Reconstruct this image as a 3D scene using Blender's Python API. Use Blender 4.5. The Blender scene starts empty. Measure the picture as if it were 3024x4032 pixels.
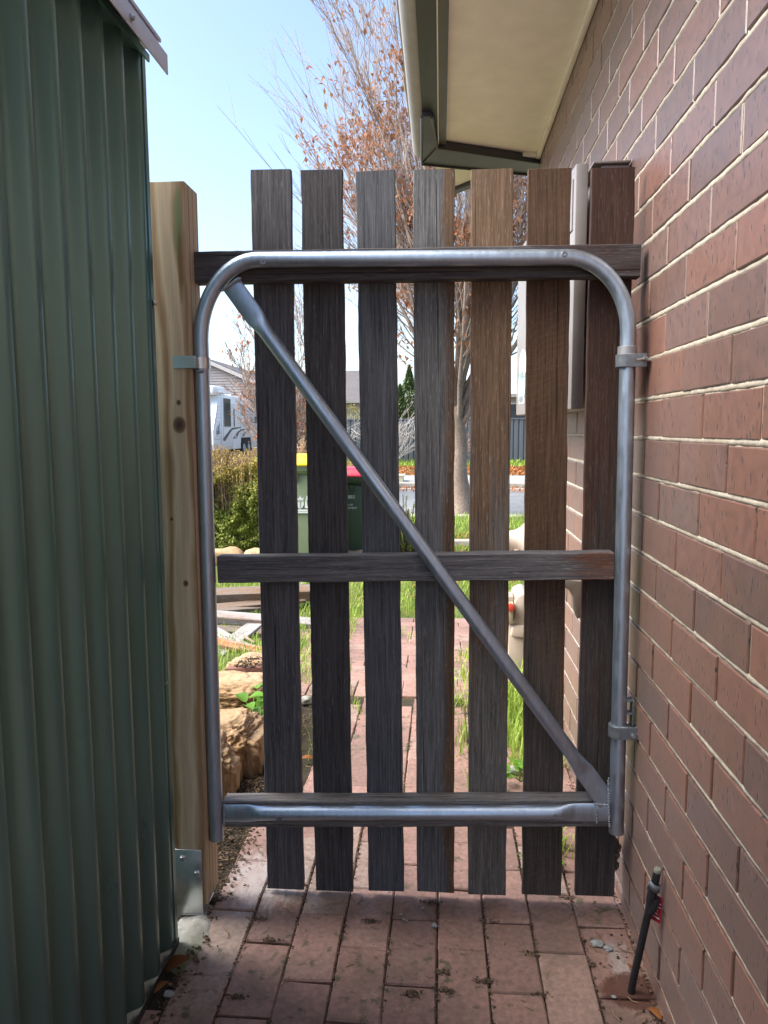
import bpy, bmesh, math, random
import numpy as np
from mathutils import Vector, Matrix, noise as mnoise

# ------------------------------------------------------------------ camera, sky, sun, exposure
SC = bpy.context.scene
COL = SC.collection
F_PX, YAW, PITCH, ROLL = 2945.35, 0.0755238, 0.1111275, 0.0045697   # solved from the brick courses and pavers
CH = 1.1778                                                         # camera height in metres
def cam_axes():
    cy, sy, cp, sp = math.cos(YAW), math.sin(YAW), math.cos(PITCH), math.sin(PITCH)
    f = np.array([-sy*cp, cy*cp, -sp]); r = np.array([cy, sy, 0.]); d = np.cross(f, r)
    cr, sr = math.cos(ROLL), math.sin(ROLL)
    return cr*r+sr*d, -sr*r+cr*d, f
CR, CD, CF = cam_axes()
cd = bpy.data.cameras.new('camera'); cam = bpy.data.objects.new('camera', cd); COL.objects.link(cam)
cd.sensor_fit = 'VERTICAL'; cd.sensor_height = 24.0; cd.lens = 24.0*F_PX/4032
cd.clip_start = .02; cd.clip_end = 2000
M = Matrix(((CR[0], -CD[0], -CF[0], 0), (CR[1], -CD[1], -CF[1], 0), (CR[2], -CD[2], -CF[2], CH), (0, 0, 0, 1)))
cam.matrix_world = M
SC.camera = cam

SUN_EL, SUN_AZ = 48.0, -102.0     # azimuth measured from +Y towards +X
w = bpy.data.worlds.new('World'); SC.world = w; w.use_nodes = True
nt = w.node_tree; bg = nt.nodes['Background']
sky = nt.nodes.new('ShaderNodeTexSky'); sky.sky_type = 'NISHITA'; sky.sun_disc = False
sky.sun_elevation = math.radians(SUN_EL); sky.sun_rotation = math.radians(SUN_AZ)
sky.air_density = 1.0; sky.dust_density = 3.0; sky.ozone_density = 1.3; sky.altitude = 300
nt.links.new(sky.outputs[0], bg.inputs[0]); bg.inputs[1].default_value = 0.085
sd = bpy.data.lights.new('sun', 'SUN'); sun = bpy.data.objects.new('sun', sd); COL.objects.link(sun)
sd.energy = 2.4; sd.angle = math.radians(55); sd.color = (1.0, .95, .88)
_e, _a = math.radians(SUN_EL), math.radians(SUN_AZ)
sun.rotation_euler = Vector((-math.sin(_a)*math.cos(_e), -math.cos(_a)*math.cos(_e), -math.sin(_e))).to_track_quat('-Z', 'Y').to_euler()
sun.location = (0, 0, 20)
SC.view_settings.view_transform = 'Standard'; SC.view_settings.look = 'None'
SC.view_settings.exposure = 2.25; SC.view_settings.gamma = 1.0
try:
    SC.cycles.max_bounces = 8; SC.cycles.diffuse_bounces = 5
except Exception: pass

# ------------------------------------------------------------------ measuring: a pixel of the photo (1659 wide) onto a plane of the place
def ray(u, v):
    a = (u*1.8228-1512)/F_PX; b = (v*1.8228-2016)/F_PX
    return CR*a + CD*b + CF
def onX(u, v, x): d = ray(u, v); s = x/d[0]; return Vector((x, s*d[1], CH+s*d[2]))
def onY(u, v, y): d = ray(u, v); s = y/d[1]; return Vector((s*d[0], y, CH+s*d[2]))
def onZ(u, v, z): d = ray(u, v); s = (z-CH)/d[2]; return Vector((s*d[0], s*d[1], z))
def gz(y): return float(np.interp(y, [0, 2.4, 7.2, 11, 14, 18, 26, 45, 100], [0, 0, -.13, -.2, -.28, -.2, -.05, .1, .5]))
def onG(u, v):
    z = 0
    for _ in range(40): q = onZ(u, v, z); z = .5*z+.5*gz(q.y)
    return onZ(u, v, z)
WX = 0.452          # face of the brick wall
SX = -0.600         # rib tips of the shed wall

# ------------------------------------------------------------------ node helpers
class NT:
    def __init__(s, name):
        s.m = bpy.data.materials.new(name); s.m.use_nodes = True; s.t = s.m.node_tree; s.b = s.t.nodes['Principled BSDF']
        s.tc = s.n('ShaderNodeTexCoord')
    def n(s, ty, **kw):
        x = s.t.nodes.new(ty)
        for k, v in kw.items(): setattr(x, k, v)
        return x
    def put(s, sock, v):
        if hasattr(v, 'is_output') or hasattr(v, 'links'): s.t.links.new(v, sock)
        else:
            if hasattr(sock.default_value, '__len__') and not hasattr(v, '__len__'): v = (v, v, v, 1)[:len(sock.default_value)]
            if hasattr(v, '__len__') and len(sock.default_value) == 4 and len(v) == 3: v = (*v, 1)
            sock.default_value = v
    def set(s, **kw):
        for k, v in kw.items(): s.put(s.b.inputs[k.replace('_', ' ')], v)
    def coord(s, scale=(1, 1, 1), src='Object', rnd=True, rot=(0, 0, 0)):
        c = s.tc.outputs[src]
        if rnd:
            oi = s.n('ShaderNodeObjectInfo'); mu = s.n('ShaderNodeVectorMath', operation='MULTIPLY_ADD')
            cx = s.n('ShaderNodeCombineXYZ')
            for i in range(3): s.put(cx.inputs[i], oi.outputs['Random'])
            s.put(mu.inputs[0], cx.outputs[0]); mu.inputs[1].default_value = (37, 71, 53); s.put(mu.inputs[2], c); c = mu.outputs[0]
        mp = s.n('ShaderNodeMapping'); s.put(mp.inputs[0], c); mp.inputs['Scale'].default_value = scale; mp.inputs['Rotation'].default_value = rot
        return mp.outputs[0]
    def noise(s, vec, scale=1, detail=4, rough=.55, dist=0, out=0):
        x = s.n('ShaderNodeTexNoise'); s.put(x.inputs['Vector'], vec); x.inputs['Scale'].default_value = scale
        x.inputs['Detail'].default_value = detail; x.inputs['Roughness'].default_value = rough; x.inputs['Distortion'].default_value = dist
        return x.outputs[out]
    def vor(s, vec, scale, feature='F1', out='Distance'):
        x = s.n('ShaderNodeTexVoronoi', feature=feature); s.put(x.inputs['Vector'], vec); x.inputs['Scale'].default_value = scale
        return x.outputs[out]
    def ramp(s, fac, *stops, interp='LINEAR'):
        x = s.n('ShaderNodeValToRGB'); s.put(x.inputs[0], fac); e = x.color_ramp; e.interpolation = interp
        while len(e.elements) < len(stops): e.elements.new(.5)
        for el, (p, c) in zip(e.elements, stops):
            el.position = p; el.color = (c, c, c, 1) if not hasattr(c, '__len__') else (*c, 1)
        return x.outputs[0]
    def mix(s, fac, a, b, mode='MIX'):
        x = s.n('ShaderNodeMix', data_type='RGBA', blend_type=mode); s.put(x.inputs[0], fac); s.put(x.inputs[6], a); s.put(x.inputs[7], b)
        return x.outputs[2]
    def math(s, op, a, b=0., clamp=False):
        x = s.n('ShaderNodeMath', operation=op, use_clamp=clamp); s.put(x.inputs[0], a); s.put(x.inputs[1], b); return x.outputs[0]
    def sep(s, vec):
        x = s.n('ShaderNodeSeparateXYZ'); s.put(x.inputs[0], vec); return x.outputs
    def bump(s, h, strength=.4, dist=.002, normal=None):
        x = s.n('ShaderNodeBump'); s.put(x.inputs['Height'], h); x.inputs['Strength'].default_value = strength; x.inputs['Distance'].default_value = dist
        if normal is not None: s.put(x.inputs['Normal'], normal)
        s.put(s.b.inputs['Normal'], x.outputs[0]); return x.outputs[0]

def simple(name, col, rough=.5, metal=0, vary=.15, scale=30, bump=0, spec=.5, bdist=.001):
    t = NT(name); v = t.coord()
    n = t.noise(v, scale, 5); n2 = t.noise(v, scale*.13, 3)
    lo = tuple(c*(1-vary) for c in col); hi = tuple(min(1, c*(1+vary)) for c in col)
    c = t.ramp(n, (.3, lo), (.7, hi)); c = t.mix(t.ramp(n2, (.35, 0.), (.7, .5)), c, tuple(x*(1-vary*1.2) for x in col))
    t.set(Base_Color=c, Metallic=metal, Roughness=t.ramp(n2, (.3, max(.02, rough-.08)), (.7, min(1, rough+.08))))
    t.b.inputs['Specular IOR Level'].default_value = spec
    if bump: t.bump(n, bump, bdist)
    return t.m

def timber(name, dark, light, brown=(.10, .045, .02), amt=0., axis='z', grad=None, rough=.85, saw=0., bs=.55):
    """weathered hardwood: grain along the local axis, brown where the grey has not come through"""
    t = NT(name); ix = 'xyz'.index(axis)
    def sc(a, b): q = [b, b, b]; q[ix] = a; return tuple(q)
    g1 = t.noise(t.coord(sc(5.5, 190)), 1, 8, .74, .3)
    g2 = t.noise(t.coord(sc(11, 620)), 1, 4, .65)
    g3 = t.noise(t.coord(sc(1.6, 14)), 1, 4, .6, .8)
    ck = t.noise(t.coord(sc(1.3, 150)), 1, 5, .7, .5)
    c = t.ramp(g1, (.30, dark), (.52, tuple((a+b)*.5 for a, b in zip(dark, light))), (.74, light))
    bm = t.math('ADD', g3, amt)
    if grad:      # (axis letter, low, high): brown comes through towards one end or side
        o = t.sep(t.tc.outputs['Object'])['xyz'.index(grad[0])]
        mr = t.n('ShaderNodeMapRange'); t.put(mr.inputs[0], o); mr.inputs[1].default_value = grad[1]; mr.inputs[2].default_value = grad[2]; mr.inputs[3].default_value = -.25; mr.inputs[4].default_value = .35
        bm = t.math('ADD', bm, mr.outputs[0])
    bm = t.math('ADD', bm, t.math('MULTIPLY', t.math('SUBTRACT', g1, .5), .5))
    bc = t.ramp(g1, (.28, tuple(x*.4 for x in brown)), (.6, brown), (.8, tuple(min(1, x*1.5) for x in brown)))
    c = t.mix(t.ramp(bm, (.52, 0.), (.72, 1.)), c, bc)
    c = t.mix(.75, c, t.ramp(g2, (.32, .42), (.58, 1.), (.75, 1.35)), 'MULTIPLY')
    fl = t.noise(t.coord(sc(38, 700)), 1, 2); c = t.mix(t.ramp(fl, (.62, 0.), (.72, .45)), c, tuple(min(1, x*1.7) for x in light))
    c = t.mix(t.ramp(ck, (.63, 0.), (.68, .85)), c, tuple(x*.18 for x in dark))
    h = t.math('ADD', t.math('MULTIPLY', g1, .7), t.math('MULTIPLY', g2, .5)); h = t.math('SUBTRACT', h, t.ramp(ck, (.62, 0.), (.69, .8)))
    if saw:
        wv = t.n('ShaderNodeTexWave', wave_type='BANDS', bands_direction='Z'); t.put(wv.inputs[0], t.coord((1, 1, 1), rot=(0, .38, 0))); wv.inputs['Scale'].default_value = 21; wv.inputs['Distortion'].default_value = 7; wv.inputs['Detail'].default_value = 2
        h = t.math('ADD', h, t.math('MULTIPLY', wv.outputs['Fac'], saw*.3))
        c = t.mix(t.math('MULTIPLY', t.math('MULTIPLY', t.ramp(wv.outputs['Fac'], (.8, 0.), (.98, 1.)), t.ramp(g3, (.4, 0.), (.6, 1.))), saw*.5), c, tuple(x*1.6+.02 for x in brown))
    t.set(Base_Color=c, Roughness=rough); t.b.inputs['Specular IOR Level'].default_value = .3
    t.bump(h, bs, .0016)
    return t.m

# ------------------------------------------------------------------ mesh helpers
class MB:
    def __init__(s): s.v = []; s.f = []; s.c = []; s.mi = []
    def add(s, vs, fs, col=None, mi=0):
        o = len(s.v); s.v += [tuple(x) for x in vs]; s.f += [tuple(i+o for i in q) for q in fs]
        s.c += [col]*len(fs); s.mi += [mi]*len(fs); return s
    def hexa(s, p, col=None, mi=0):     # 8 corners: 0-3 bottom loop, 4-7 top loop
        return s.add(p, [(3, 2, 1, 0), (4, 5, 6, 7), (0, 1, 5, 4), (1, 2, 6, 5), (2, 3, 7, 6), (3, 0, 4, 7)], col, mi)
    def box(s, a, b, col=None, mi=0):
        (x0, y0, z0), (x1, y1, z1) = a, b
        return s.hexa([(x0, y0, z0), (x1, y0, z0), (x1, y1, z0), (x0, y1, z0), (x0, y0, z1), (x1, y0, z1), (x1, y1, z1), (x0, y1, z1)], col, mi)
    def tube(s, path, rad, n=16, side=None, caps=True, col=None):
        P = [Vector(p) for p in path]; m = len(P)
        rad = rad if isinstance(rad, (list, tuple)) else [rad]*m
        ref = Vector(side) if side is not None else None; rings = []; prev = None
        for i in range(m):
            t = (P[min(i+1, m-1)]-P[max(i-1, 0)]).normalized()
            if ref is not None: b = (ref - t*ref.dot(t)).normalized()
            else:
                if prev is None: prev = Vector((0, 0, 1)) if abs(t.z) < .9 else Vector((0, 1, 0))
                b = (prev - t*prev.dot(t)).normalized(); prev = b
            a = t.cross(b); ra, rb = rad[i] if hasattr(rad[i], '__len__') else (rad[i], rad[i])
            rings.append([P[i]+a*(ra*math.cos(2*math.pi*k/n))+b*(rb*math.sin(2*math.pi*k/n)) for k in range(n)])
        vs = [v for r in rings for v in r]; fs = []
        for i in range(m-1):
            for k in range(n): fs.append((i*n+k, i*n+(k+1) % n, (i+1)*n+(k+1) % n, (i+1)*n+k))
        if caps: fs += [tuple(range(n-1, -1, -1)), tuple((m-1)*n+k for k in range(n))]
        return s.add(vs, fs, col)
    def prism(s, poly, dvec, col=None, mi=0):      # polygon (3d points) pushed along dvec
        n = len(poly); d = Vector(dvec); P = [Vector(p) for p in poly]
        return s.add(P+[p+d for p in P], [tuple(range(n-1, -1, -1)), tuple(range(n, 2*n))]+[(i, (i+1) % n, n+(i+1) % n, n+i) for i in range(n)], col, mi)
    def lathe(s, c, axis, prof, n=20, col=None):    # prof: (radius, distance along the axis)
        a = Vector(axis).normalized(); u = a.orthogonal().normalized(); w_ = a.cross(u); c = Vector(c); vs = []; fs = []
        for r, d in prof: vs += [c+a*d+u*(r*math.cos(2*math.pi*k/n))+w_*(r*math.sin(2*math.pi*k/n)) for k in range(n)]
        for i in range(len(prof)-1):
            for k in range(n): fs.append((i*n+k, i*n+(k+1) % n, (i+1)*n+(k+1) % n, (i+1)*n+k))
        fs += [tuple(range(n-1, -1, -1)), tuple((len(prof)-1)*n+k for k in range(n))]
        return s.add(vs, fs, col)
    def build(s, name, mat, parent=None, loc=None, smooth=False, bevel=0, seg=2, ang=30, fix=True):
        if loc is None:
            a = np.array(s.v); loc = (a.min(0)+a.max(0))/2
        L = Vector(loc); me = bpy.data.meshes.new(name)
        me.from_pydata([tuple(Vector(v)-L) for v in s.v], [], s.f)
        mats = mat if isinstance(mat, (list, tuple)) else [mat]
        for m_ in mats: me.materials.append(m_)
        if any(s.mi): me.polygons.foreach_set('material_index', s.mi)
        if any(c is not None for c in s.c):
            at = me.color_attributes.new('tint', 'FLOAT_COLOR', 'CORNER'); arr = []
            for p, c in zip(me.polygons, s.c): arr += list((*c, 1) if c is not None else (.5, .5, .5, 1))*p.loop_total
            at.data.foreach_set('color', arr)
        if fix or bevel:
            bm = bmesh.new(); bm.from_mesh(me)
            if fix: bmesh.ops.recalc_face_normals(bm, faces=bm.faces)
            if bevel:
                es = [e for e in bm.edges if len(e.link_faces) == 2 and e.calc_face_angle(0) > math.radians(ang)]
                bmesh.ops.bevel(bm, geom=es, offset=bevel, segments=seg, affect='EDGES', profile=.5, clamp_overlap=True)
            bm.to_mesh(me); bm.free()
        if smooth or bevel:
            me.polygons.foreach_set('use_smooth', [True]*len(me.polygons))
            if smooth != 'all': me.set_sharp_from_angle(angle=math.radians(40))
        o = bpy.data.objects.new(name, me); COL.objects.link(o); put(o, L, parent)
        return o
def base_of(p):
    l = Vector((0, 0, 0))
    while p is not None: l += p.location; p = p.parent
    return l
def put(o, L, parent):
    if parent is not None: o.parent = parent; o.location = Vector(L)-base_of(parent)
    else: o.location = L
def tag(o, label=None, cat=None, group=None, kind=None):
    if label: o['label'] = label
    if cat: o['category'] = cat
    if group: o['group'] = group
    if kind: o['kind'] = kind
    return o
def thing(name, label, cat, loc, group=None):
    o = bpy.data.objects.new(name, None); COL.objects.link(o); o.location = loc; o.empty_display_size = .1
    return tag(o, label, cat, group)
def blob(c, r, seed, sub=3, amp=.25, freq=1.5, flat=0., crisp=.0):
    """a rock: noisy ellipsoid, returns verts and faces"""
    bm = bmesh.new(); bmesh.ops.create_icosphere(bm, subdivisions=sub, radius=1)
    off = Vector((seed*3.7, seed*1.3, seed*7.1)); vs = []
    for v in bm.verts:
        p = v.co.copy()
        if crisp:   # towards a box
            q = Vector([math.copysign(abs(x)**(1-crisp), x) for x in p]); p = q
        d = 1+amp*mnoise.noise(v.co*freq+off)+amp*.45*mnoise.noise(v.co*freq*2.7+off)+amp*.22*mnoise.noise(v.co*freq*6+off)+(amp*.16*mnoise.noise(v.co*freq*15+off)+amp*.10*mnoise.noise(v.co*freq*34+off)-amp*.5*max(0, .10-abs(mnoise.noise(v.co*freq*1.9+off*2))) if sub > 4 else 0)
        p = Vector((p.x*r[0], p.y*r[1], p.z*r[2]))*d
        vs.append(Vector(c)+p)
    fs = [tuple(x.index for x in f.verts) for f in bm.faces]; bm.free(); return vs, fs
def plank(p0, p1, w_, t_, up, name, mat, parent=None, seed=0, seg=40, rag=.0012, ch=.0015):
    """a sawn board from p0 to p1 (centre line), w_ wide across, t_ thick along up; local z runs along the board, x across, y through"""
    rnd = random.Random(seed); p0, p1 = Vector(p0), Vector(p1); z = (p1-p0).normalized(); y = (Vector(up)-z*Vector(up).dot(z)).normalized(); x = y.cross(z)
    L = (p1-p0).length; vs = []; fs = []; n = 8; hw, ht = w_/2, t_/2
    prof = [(-hw+ch, -ht), (hw-ch, -ht), (hw, -ht+ch), (hw, ht-ch), (hw-ch, ht), (-hw+ch, ht), (-hw, ht-ch), (-hw, -ht+ch)]
    for i in range(seg+1):
        s_ = -L/2+L*i/seg; l_ = rag*(mnoise.noise(Vector((s_*9, seed*1.7, 0)))*1.5+rnd.uniform(-.35, .35)); r_ = rag*(mnoise.noise(Vector((s_*9, seed*1.7, 9)))*1.5+rnd.uniform(-.35, .35))
        for a, b in prof: vs.append((a+(l_ if a < 0 else r_), b, s_+(rnd.uniform(-.8, .8)*rag if i in (0, seg) else 0)))
    for i in range(seg):
        for k in range(n): fs.append((i*n+k, i*n+(k+1) % n, (i+1)*n+(k+1) % n, (i+1)*n+k))
    fs += [tuple(range(n-1, -1, -1)), tuple(seg*n+k for k in range(n))]
    me = bpy.data.meshes.new(name); me.from_pydata(vs, [], fs); me.materials.append(mat); me.update()
    o = bpy.data.objects.new(name, me); COL.objects.link(o)
    put(o, (p0+p1)/2, parent); o.rotation_mode = 'QUATERNION'; o.rotation_quaternion = Matrix((x, y, z)).transposed().to_quaternion()
    return o
def text_mesh(txt, name, mat, parent, loc, xdir, updir, height, italic=0., thick=.001, align='LEFT'):
    cu = bpy.data.curves.new(name, 'FONT'); cu.body = txt; cu.size = height; cu.align_x = align; cu.shear = italic; cu.extrude = thick
    tmp = bpy.data.objects.new('tmp', cu); COL.objects.link(tmp); dg = bpy.context.evaluated_depsgraph_get()
    me = bpy.data.meshes.new_from_object(tmp.evaluated_get(dg)); COL.objects.unlink(tmp); bpy.data.objects.remove(tmp)
    me.materials.clear(); me.materials.append(mat)
    o = bpy.data.objects.new(name, me); COL.objects.link(o); put(o, loc, parent)
    x = Vector(xdir).normalized(); y = Vector(updir).normalized(); o.rotation_mode = 'QUATERNION'; o.rotation_quaternion = Matrix((x, y, x.cross(y))).transposed().to_quaternion()
    return o

# ------------------------------------------------------------------ materials
def mat_brick():
    t = NT('face_brick'); at = t.n('ShaderNodeAttribute', attribute_name='tint'); s_ = t.sep(at.outputs['Color'])
    c = t.ramp(s_[0], (0, (.100, .052, .041)), (.3, (.135, .062, .044)), (.55, (.160, .069, .045)), (.75, (.178, .072, .045)), (.88, (.138, .066, .050)), (1, (.125, .074, .062)))
    v = t.coord((1, 1, 1), rnd=False)
    n = t.noise(v, 40, 6, .65); c = t.mix(.7, c, t.ramp(n, (.3, .6), (.55, 1.), (.75, 1.3)), 'MULTIPLY')
    big = t.noise(v, 7, 4); c = t.mix(t.ramp(big, (.45, 0.), (.75, .55)), c, (.16, .066, .034))
    # vertical drag pits
    vp = t.vor(t.coord((115, 115, 48), rnd=False), 1); sel = t.noise(t.coord((115, 115, 48), rnd=False), .9, 2)
    pit = t.math('MULTIPLY', t.ramp(vp, (.20, 1.), (.34, 0.)), t.ramp(sel, (.47, 0.), (.54, 1.)))
    c = t.mix(pit, c, (.018, .009, .008))
    ds = t.ramp(t.vor(t.coord((60, 60, 60), rnd=False), 1), (.03, 1.), (.055, 0.)); ds = t.math('MULTIPLY', ds, t.ramp(t.noise(v, 13, 2), (.58, 0.), (.62, .5)))
    c = t.mix(ds, c, (.45, .40, .36))
    t.set(Base_Color=c, Roughness=t.ramp(n, (.3, .38), (.7, .52))); t.b.inputs['Specular IOR Level'].default_value = .9
    t.b.inputs['Coat Weight'].default_value = .32; t.b.inputs['Coat Roughness'].default_value = .45; t.b.inputs['Coat IOR'].default_value = 1.55; t.b.inputs['Sheen Weight'].default_value = .22; t.b.inputs['Sheen Roughness'].default_value = .35; t.b.inputs['Sheen Tint'].default_value = (1, .93, .9, 1)
    t.bump(t.math('SUBTRACT', t.math('MULTIPLY', n, .35), pit), .5, .0012)
    return t.m
def mat_mortar():
    t = NT('mortar'); v = t.coord(rnd=False); n = t.noise(v, 55, 6, .7); n2 = t.noise(v, 5, 3)
    c = t.ramp(n, (.25, (.24, .205, .16)), (.5, (.38, .34, .275)), (.75, (.48, .44, .365)))
    c = t.mix(t.ramp(n2, (.5, 0.), (.75, .5)), c, (.25, .19, .12))
    t.set(Base_Color=c, Roughness=.95); t.bump(n, .7, .003); return t.m
PATCH = (onG(1365, 2140).x, onG(1365, 2140).y)
def mat_paver():
    t = NT('clay_paver'); at = t.n('ShaderNodeAttribute', attribute_name='tint'); s_ = t.sep(at.outputs['Color'])
    c = t.ramp(s_[0], (0, (.20, .120, .098)), (.4, (.255, .150, .120)), (.75, (.30, .176, .142)), (1, (.28, .215, .175)))
    v = t.coord(rnd=False); n = t.noise(v, 70, 7, .7); n2 = t.noise(v, 9, 5, .62, .4); n3 = t.noise(v, 260, 3)
    c = t.mix(.9, c, t.ramp(n, (.28, .55), (.55, 1.), (.8, 1.45)), 'MULTIPLY')
    c = t.mix(t.ramp(n2, (.46, 0.), (.70, .6)), c, (.12, .085, .064))             # grime
    c = t.mix(t.ramp(t.noise(v, 17, 6, .7), (.64, 0.), (.70, .6)), c, (.34, .27, .22))  # lime bloom
    c = t.mix(t.ramp(n3, (.70, 0.), (.76, .8)), c, (.03, .022, .018))
    o = t.sep(t.tc.outputs['Object'])
    # dried cement wash left in front of the post and beside the wall
    def patch(cx, cy, rx, ry, ang):
        ca, sa = math.cos(ang), math.sin(ang); dx = t.math('SUBTRACT', o[0], cx); dy = t.math('SUBTRACT', o[1], cy)
        a = t.math('ADD', t.math('MULTIPLY', dx, ca/rx), t.math('MULTIPLY', dy, sa/rx)); b = t.math('ADD', t.math('MULTIPLY', dx, -sa/ry), t.math('MULTIPLY', dy, ca/ry))
        return t.math('SUBTRACT', 1., t.math('ADD', t.math('MULTIPLY', a, a), t.math('MULTIPLY', b, b)))
    wob = t.math('MULTIPLY', t.math('SUBTRACT', t.noise(t.coord((60, 20, 20), rnd=False, rot=(0, 0, .9)), 1, 6, .7), .5), 2.4)
    pt = t.math('MAXIMUM', patch(-.46, 1.83, .15, .17, .5), t.math('ADD', patch(.40, 1.56, .05, .16, 0), -.35))
    m_ = t.ramp(t.math('ADD', pt, wob), (.25, 0.), (.95, .7)); c = t.mix(m_, c, (.38, .355, .335))
    rust = t.ramp(t.math('ADD', patch(*PATCH, .075, .06, 0), t.math('MULTIPLY', wob, .4)), (.15, 0.), (.45, .85)); c = t.mix(rust, c, (.07, .022, .012))
    moss = t.ramp(t.math('ADD', t.noise(v, 30, 4), t.math('MULTIPLY', t.noise(v, 2.5, 2), .5)), (.86, 0.), (.95, .8)); c = t.mix(moss, c, (.055, .06, .03))
    t.set(Base_Color=c, Roughness=t.ramp(n2, (.3, .52), (.7, .8))); t.b.inputs['Specular IOR Level'].default_value = .45
    t.bump(t.math('ADD', n, t.math('MULTIPLY', n3, .5)), .45, .0016); return t.m
def mat_ground(name, a, b, c_, sc=30, bump=.8):
    t = NT(name); v = t.coord(rnd=False); n = t.noise(v, sc, 8, .75); n2 = t.noise(v, sc*.12, 4)
    c = t.mix(t.ramp(n2, (.4, 0.), (.65, 1.)), t.ramp(n, (.3, a), (.7, b)), t.ramp(n, (.3, tuple(x*.6 for x in c_)), (.7, c_)))
    t.set(Base_Color=c, Roughness=.95); t.b.inputs['Specular IOR Level'].default_value = .2; t.bump(n, bump, .01); return t.m
def mat_leafy(name, a, b, trans=.35, rough=.6):
    t = NT(name); at = t.n('ShaderNodeAttribute', attribute_name='tint'); s_ = t.sep(at.outputs['Color'])
    c = t.ramp(s_[0], (0, a), (1, b)); t.set(Base_Color=c, Roughness=rough); t.b.inputs['Specular IOR Level'].default_value = .3
    tr = t.n('ShaderNodeBsdfTranslucent'); t.put(tr.inputs[0], c); mx = t.n('ShaderNodeMixShader'); mx.inputs[0].default_value = trans
    t.put(mx.inputs[1], t.b.outputs[0]); t.put(mx.inputs[2], tr.outputs[0]); t.put(t.t.nodes['Material Output'].inputs[0], mx.outputs[0]); return t.m
def mat_metal(name, col, rough=.35, scr=60, streak=(1, 1, 1), metal=1., dull=.35):
    t = NT(name); n = t.noise(t.coord(streak), scr, 6, .65); n2 = t.noise(t.coord(), 9, 4, .6); n3 = t.noise(t.coord(), 330, 2)
    c = t.ramp(n, (.3, tuple(x*.78 for x in col)), (.7, col)); c = t.mix(t.ramp(n2, (.45, 0.), (.7, dull)), c, tuple(x*.6 for x in col))
    c = t.mix(t.ramp(n3, (.72, 0.), (.78, .6)), c, tuple(x*.35 for x in col))
    t.set(Base_Color=c, Metallic=t.ramp(n2, (.4, metal), (.8, metal*.8)), Roughness=t.ramp(t.math('ADD', t.math('MULTIPLY', n, .5), t.math('MULTIPLY', n2, .5)), (.3, rough-.07), (.7, rough+.12)))
    t.bump(n, .06, .001); return t.m
def mat_pine():
    t = NT('treated_pine'); v = t.coord((1, 1, .16))
    d = t.noise(t.coord((6, 6, .9)), 1, 4, .55, .4)
    wv = t.n('ShaderNodeTexWave', wave_type='RINGS', rings_direction='Z'); mp = t.n('ShaderNodeVectorMath', operation='ADD')
    t.put(mp.inputs[0], v); cx = t.n('ShaderNodeCombineXYZ'); t.put(cx.inputs[0], t.math('MULTIPLY', d, .09)); cx.inputs[1].default_value = .055; t.put(mp.inputs[1], cx.outputs[0]); t.put(wv.inputs[0], mp.outputs[0])
    wv.inputs['Scale'].default_value = 13; wv.inputs['Distortion'].default_value = 3.0; wv.inputs['Detail'].default_value = 3
    c = t.ramp(wv.outputs['Fac'], (0, (.43, .335, .225)), (.55, (.51, .41, .285)), (.86, (.38, .27, .16)), (1, (.27, .17, .09)))
    f = t.noise(t.coord((300, 300, 9)), 1, 4); c = t.mix(.6, c, t.ramp(f, (.3, .72), (.6, 1.), (.8, 1.12)), 'MULTIPLY')
    dot = t.ramp(t.noise(t.coord((420, 420, 30)), 1, 2), (.72, 0.), (.78, .8)); c = t.mix(dot, c, (.12, .07, .03))
    o = t.sep(t.tc.outputs['Object'])
    def ell(cx_, cz, rx, rz): 
        a = t.math('DIVIDE', t.math('SUBTRACT', o[0], cx_), rx); b = t.math('DIVIDE', t.math('SUBTRACT', o[2], cz), rz)
        return t.math('SUBTRACT', 1., t.math('ADD', t.math('MULTIPLY', a, a), t.math('MULTIPLY', b, b)))
    wob = t.math('MULTIPLY', t.math('SUBTRACT', t.noise(t.coord((70, 70, 14)), 1, 5, .7), .5), 1.8)
    c = t.mix(t.ramp(t.math('ADD', ell(.024, .745, .013, .10), wob), (.1, 0.), (.75, .8)), c, (.13, .19, .085))   # copper-green bleed
    c = t.mix(t.ramp(t.math('ADD', ell(.027, .665, .009, .10), wob), (.1, 0.), (.8, .85)), c, (.13, .07, .02))      # resin pocket
    for kx, kz, rr in ((.012, .315, .017), (.012, .365, .006), (.014, -.05, .007), (-.014, .10, .004)):
        k = ell(kx, kz, rr, rr*1.25); c = t.mix(t.ramp(k, (0, 0.), (.4, .8), (1, .95)), c, t.ramp(k, (0, (.16, .085, .03)), (.7, (.07, .033, .015)), (1, (.03, .015, .01))))
    t.set(Base_Color=c, Roughness=.7); t.b.inputs['Specular IOR Level'].default_value = .35; t.bump(f, .15, .001); return t.m
def mat_colorbond(name, col, dirt=True):
    t = NT(name); n = t.noise(t.coord((1, 1, .25), rnd=False), 8, 5); n2 = t.noise(t.coord(rnd=False), 260, 2)
    c = t.ramp(n, (.3, tuple(x*.9 for x in col)), (.7, tuple(x*1.1 for x in col)))
    if dirt:
        o = t.sep(t.tc.outputs['Object']); mr = t.n('ShaderNodeMapRange'); t.put(mr.inputs[0], o[2]); mr.inputs[1].default_value = -.99; mr.inputs[2].default_value = -.45; mr.inputs[3].default_value = .6; mr.inputs[4].default_value = 0
        c = t.mix(t.math('MULTIPLY', mr.outputs[0], t.ramp(n, (.3, .4), (.7, 1.))), c, (.10, .085, .065))
    c = t.mix(t.ramp(n2, (.74, 0.), (.79, .5)), c, tuple(x*.3 for x in col))
    t.set(Base_Color=c, Metallic=.5, Roughness=t.ramp(n, (.3, .27), (.7, .36))); t.b.inputs['Specular IOR Level'].default_value = .6; return t.m
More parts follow.
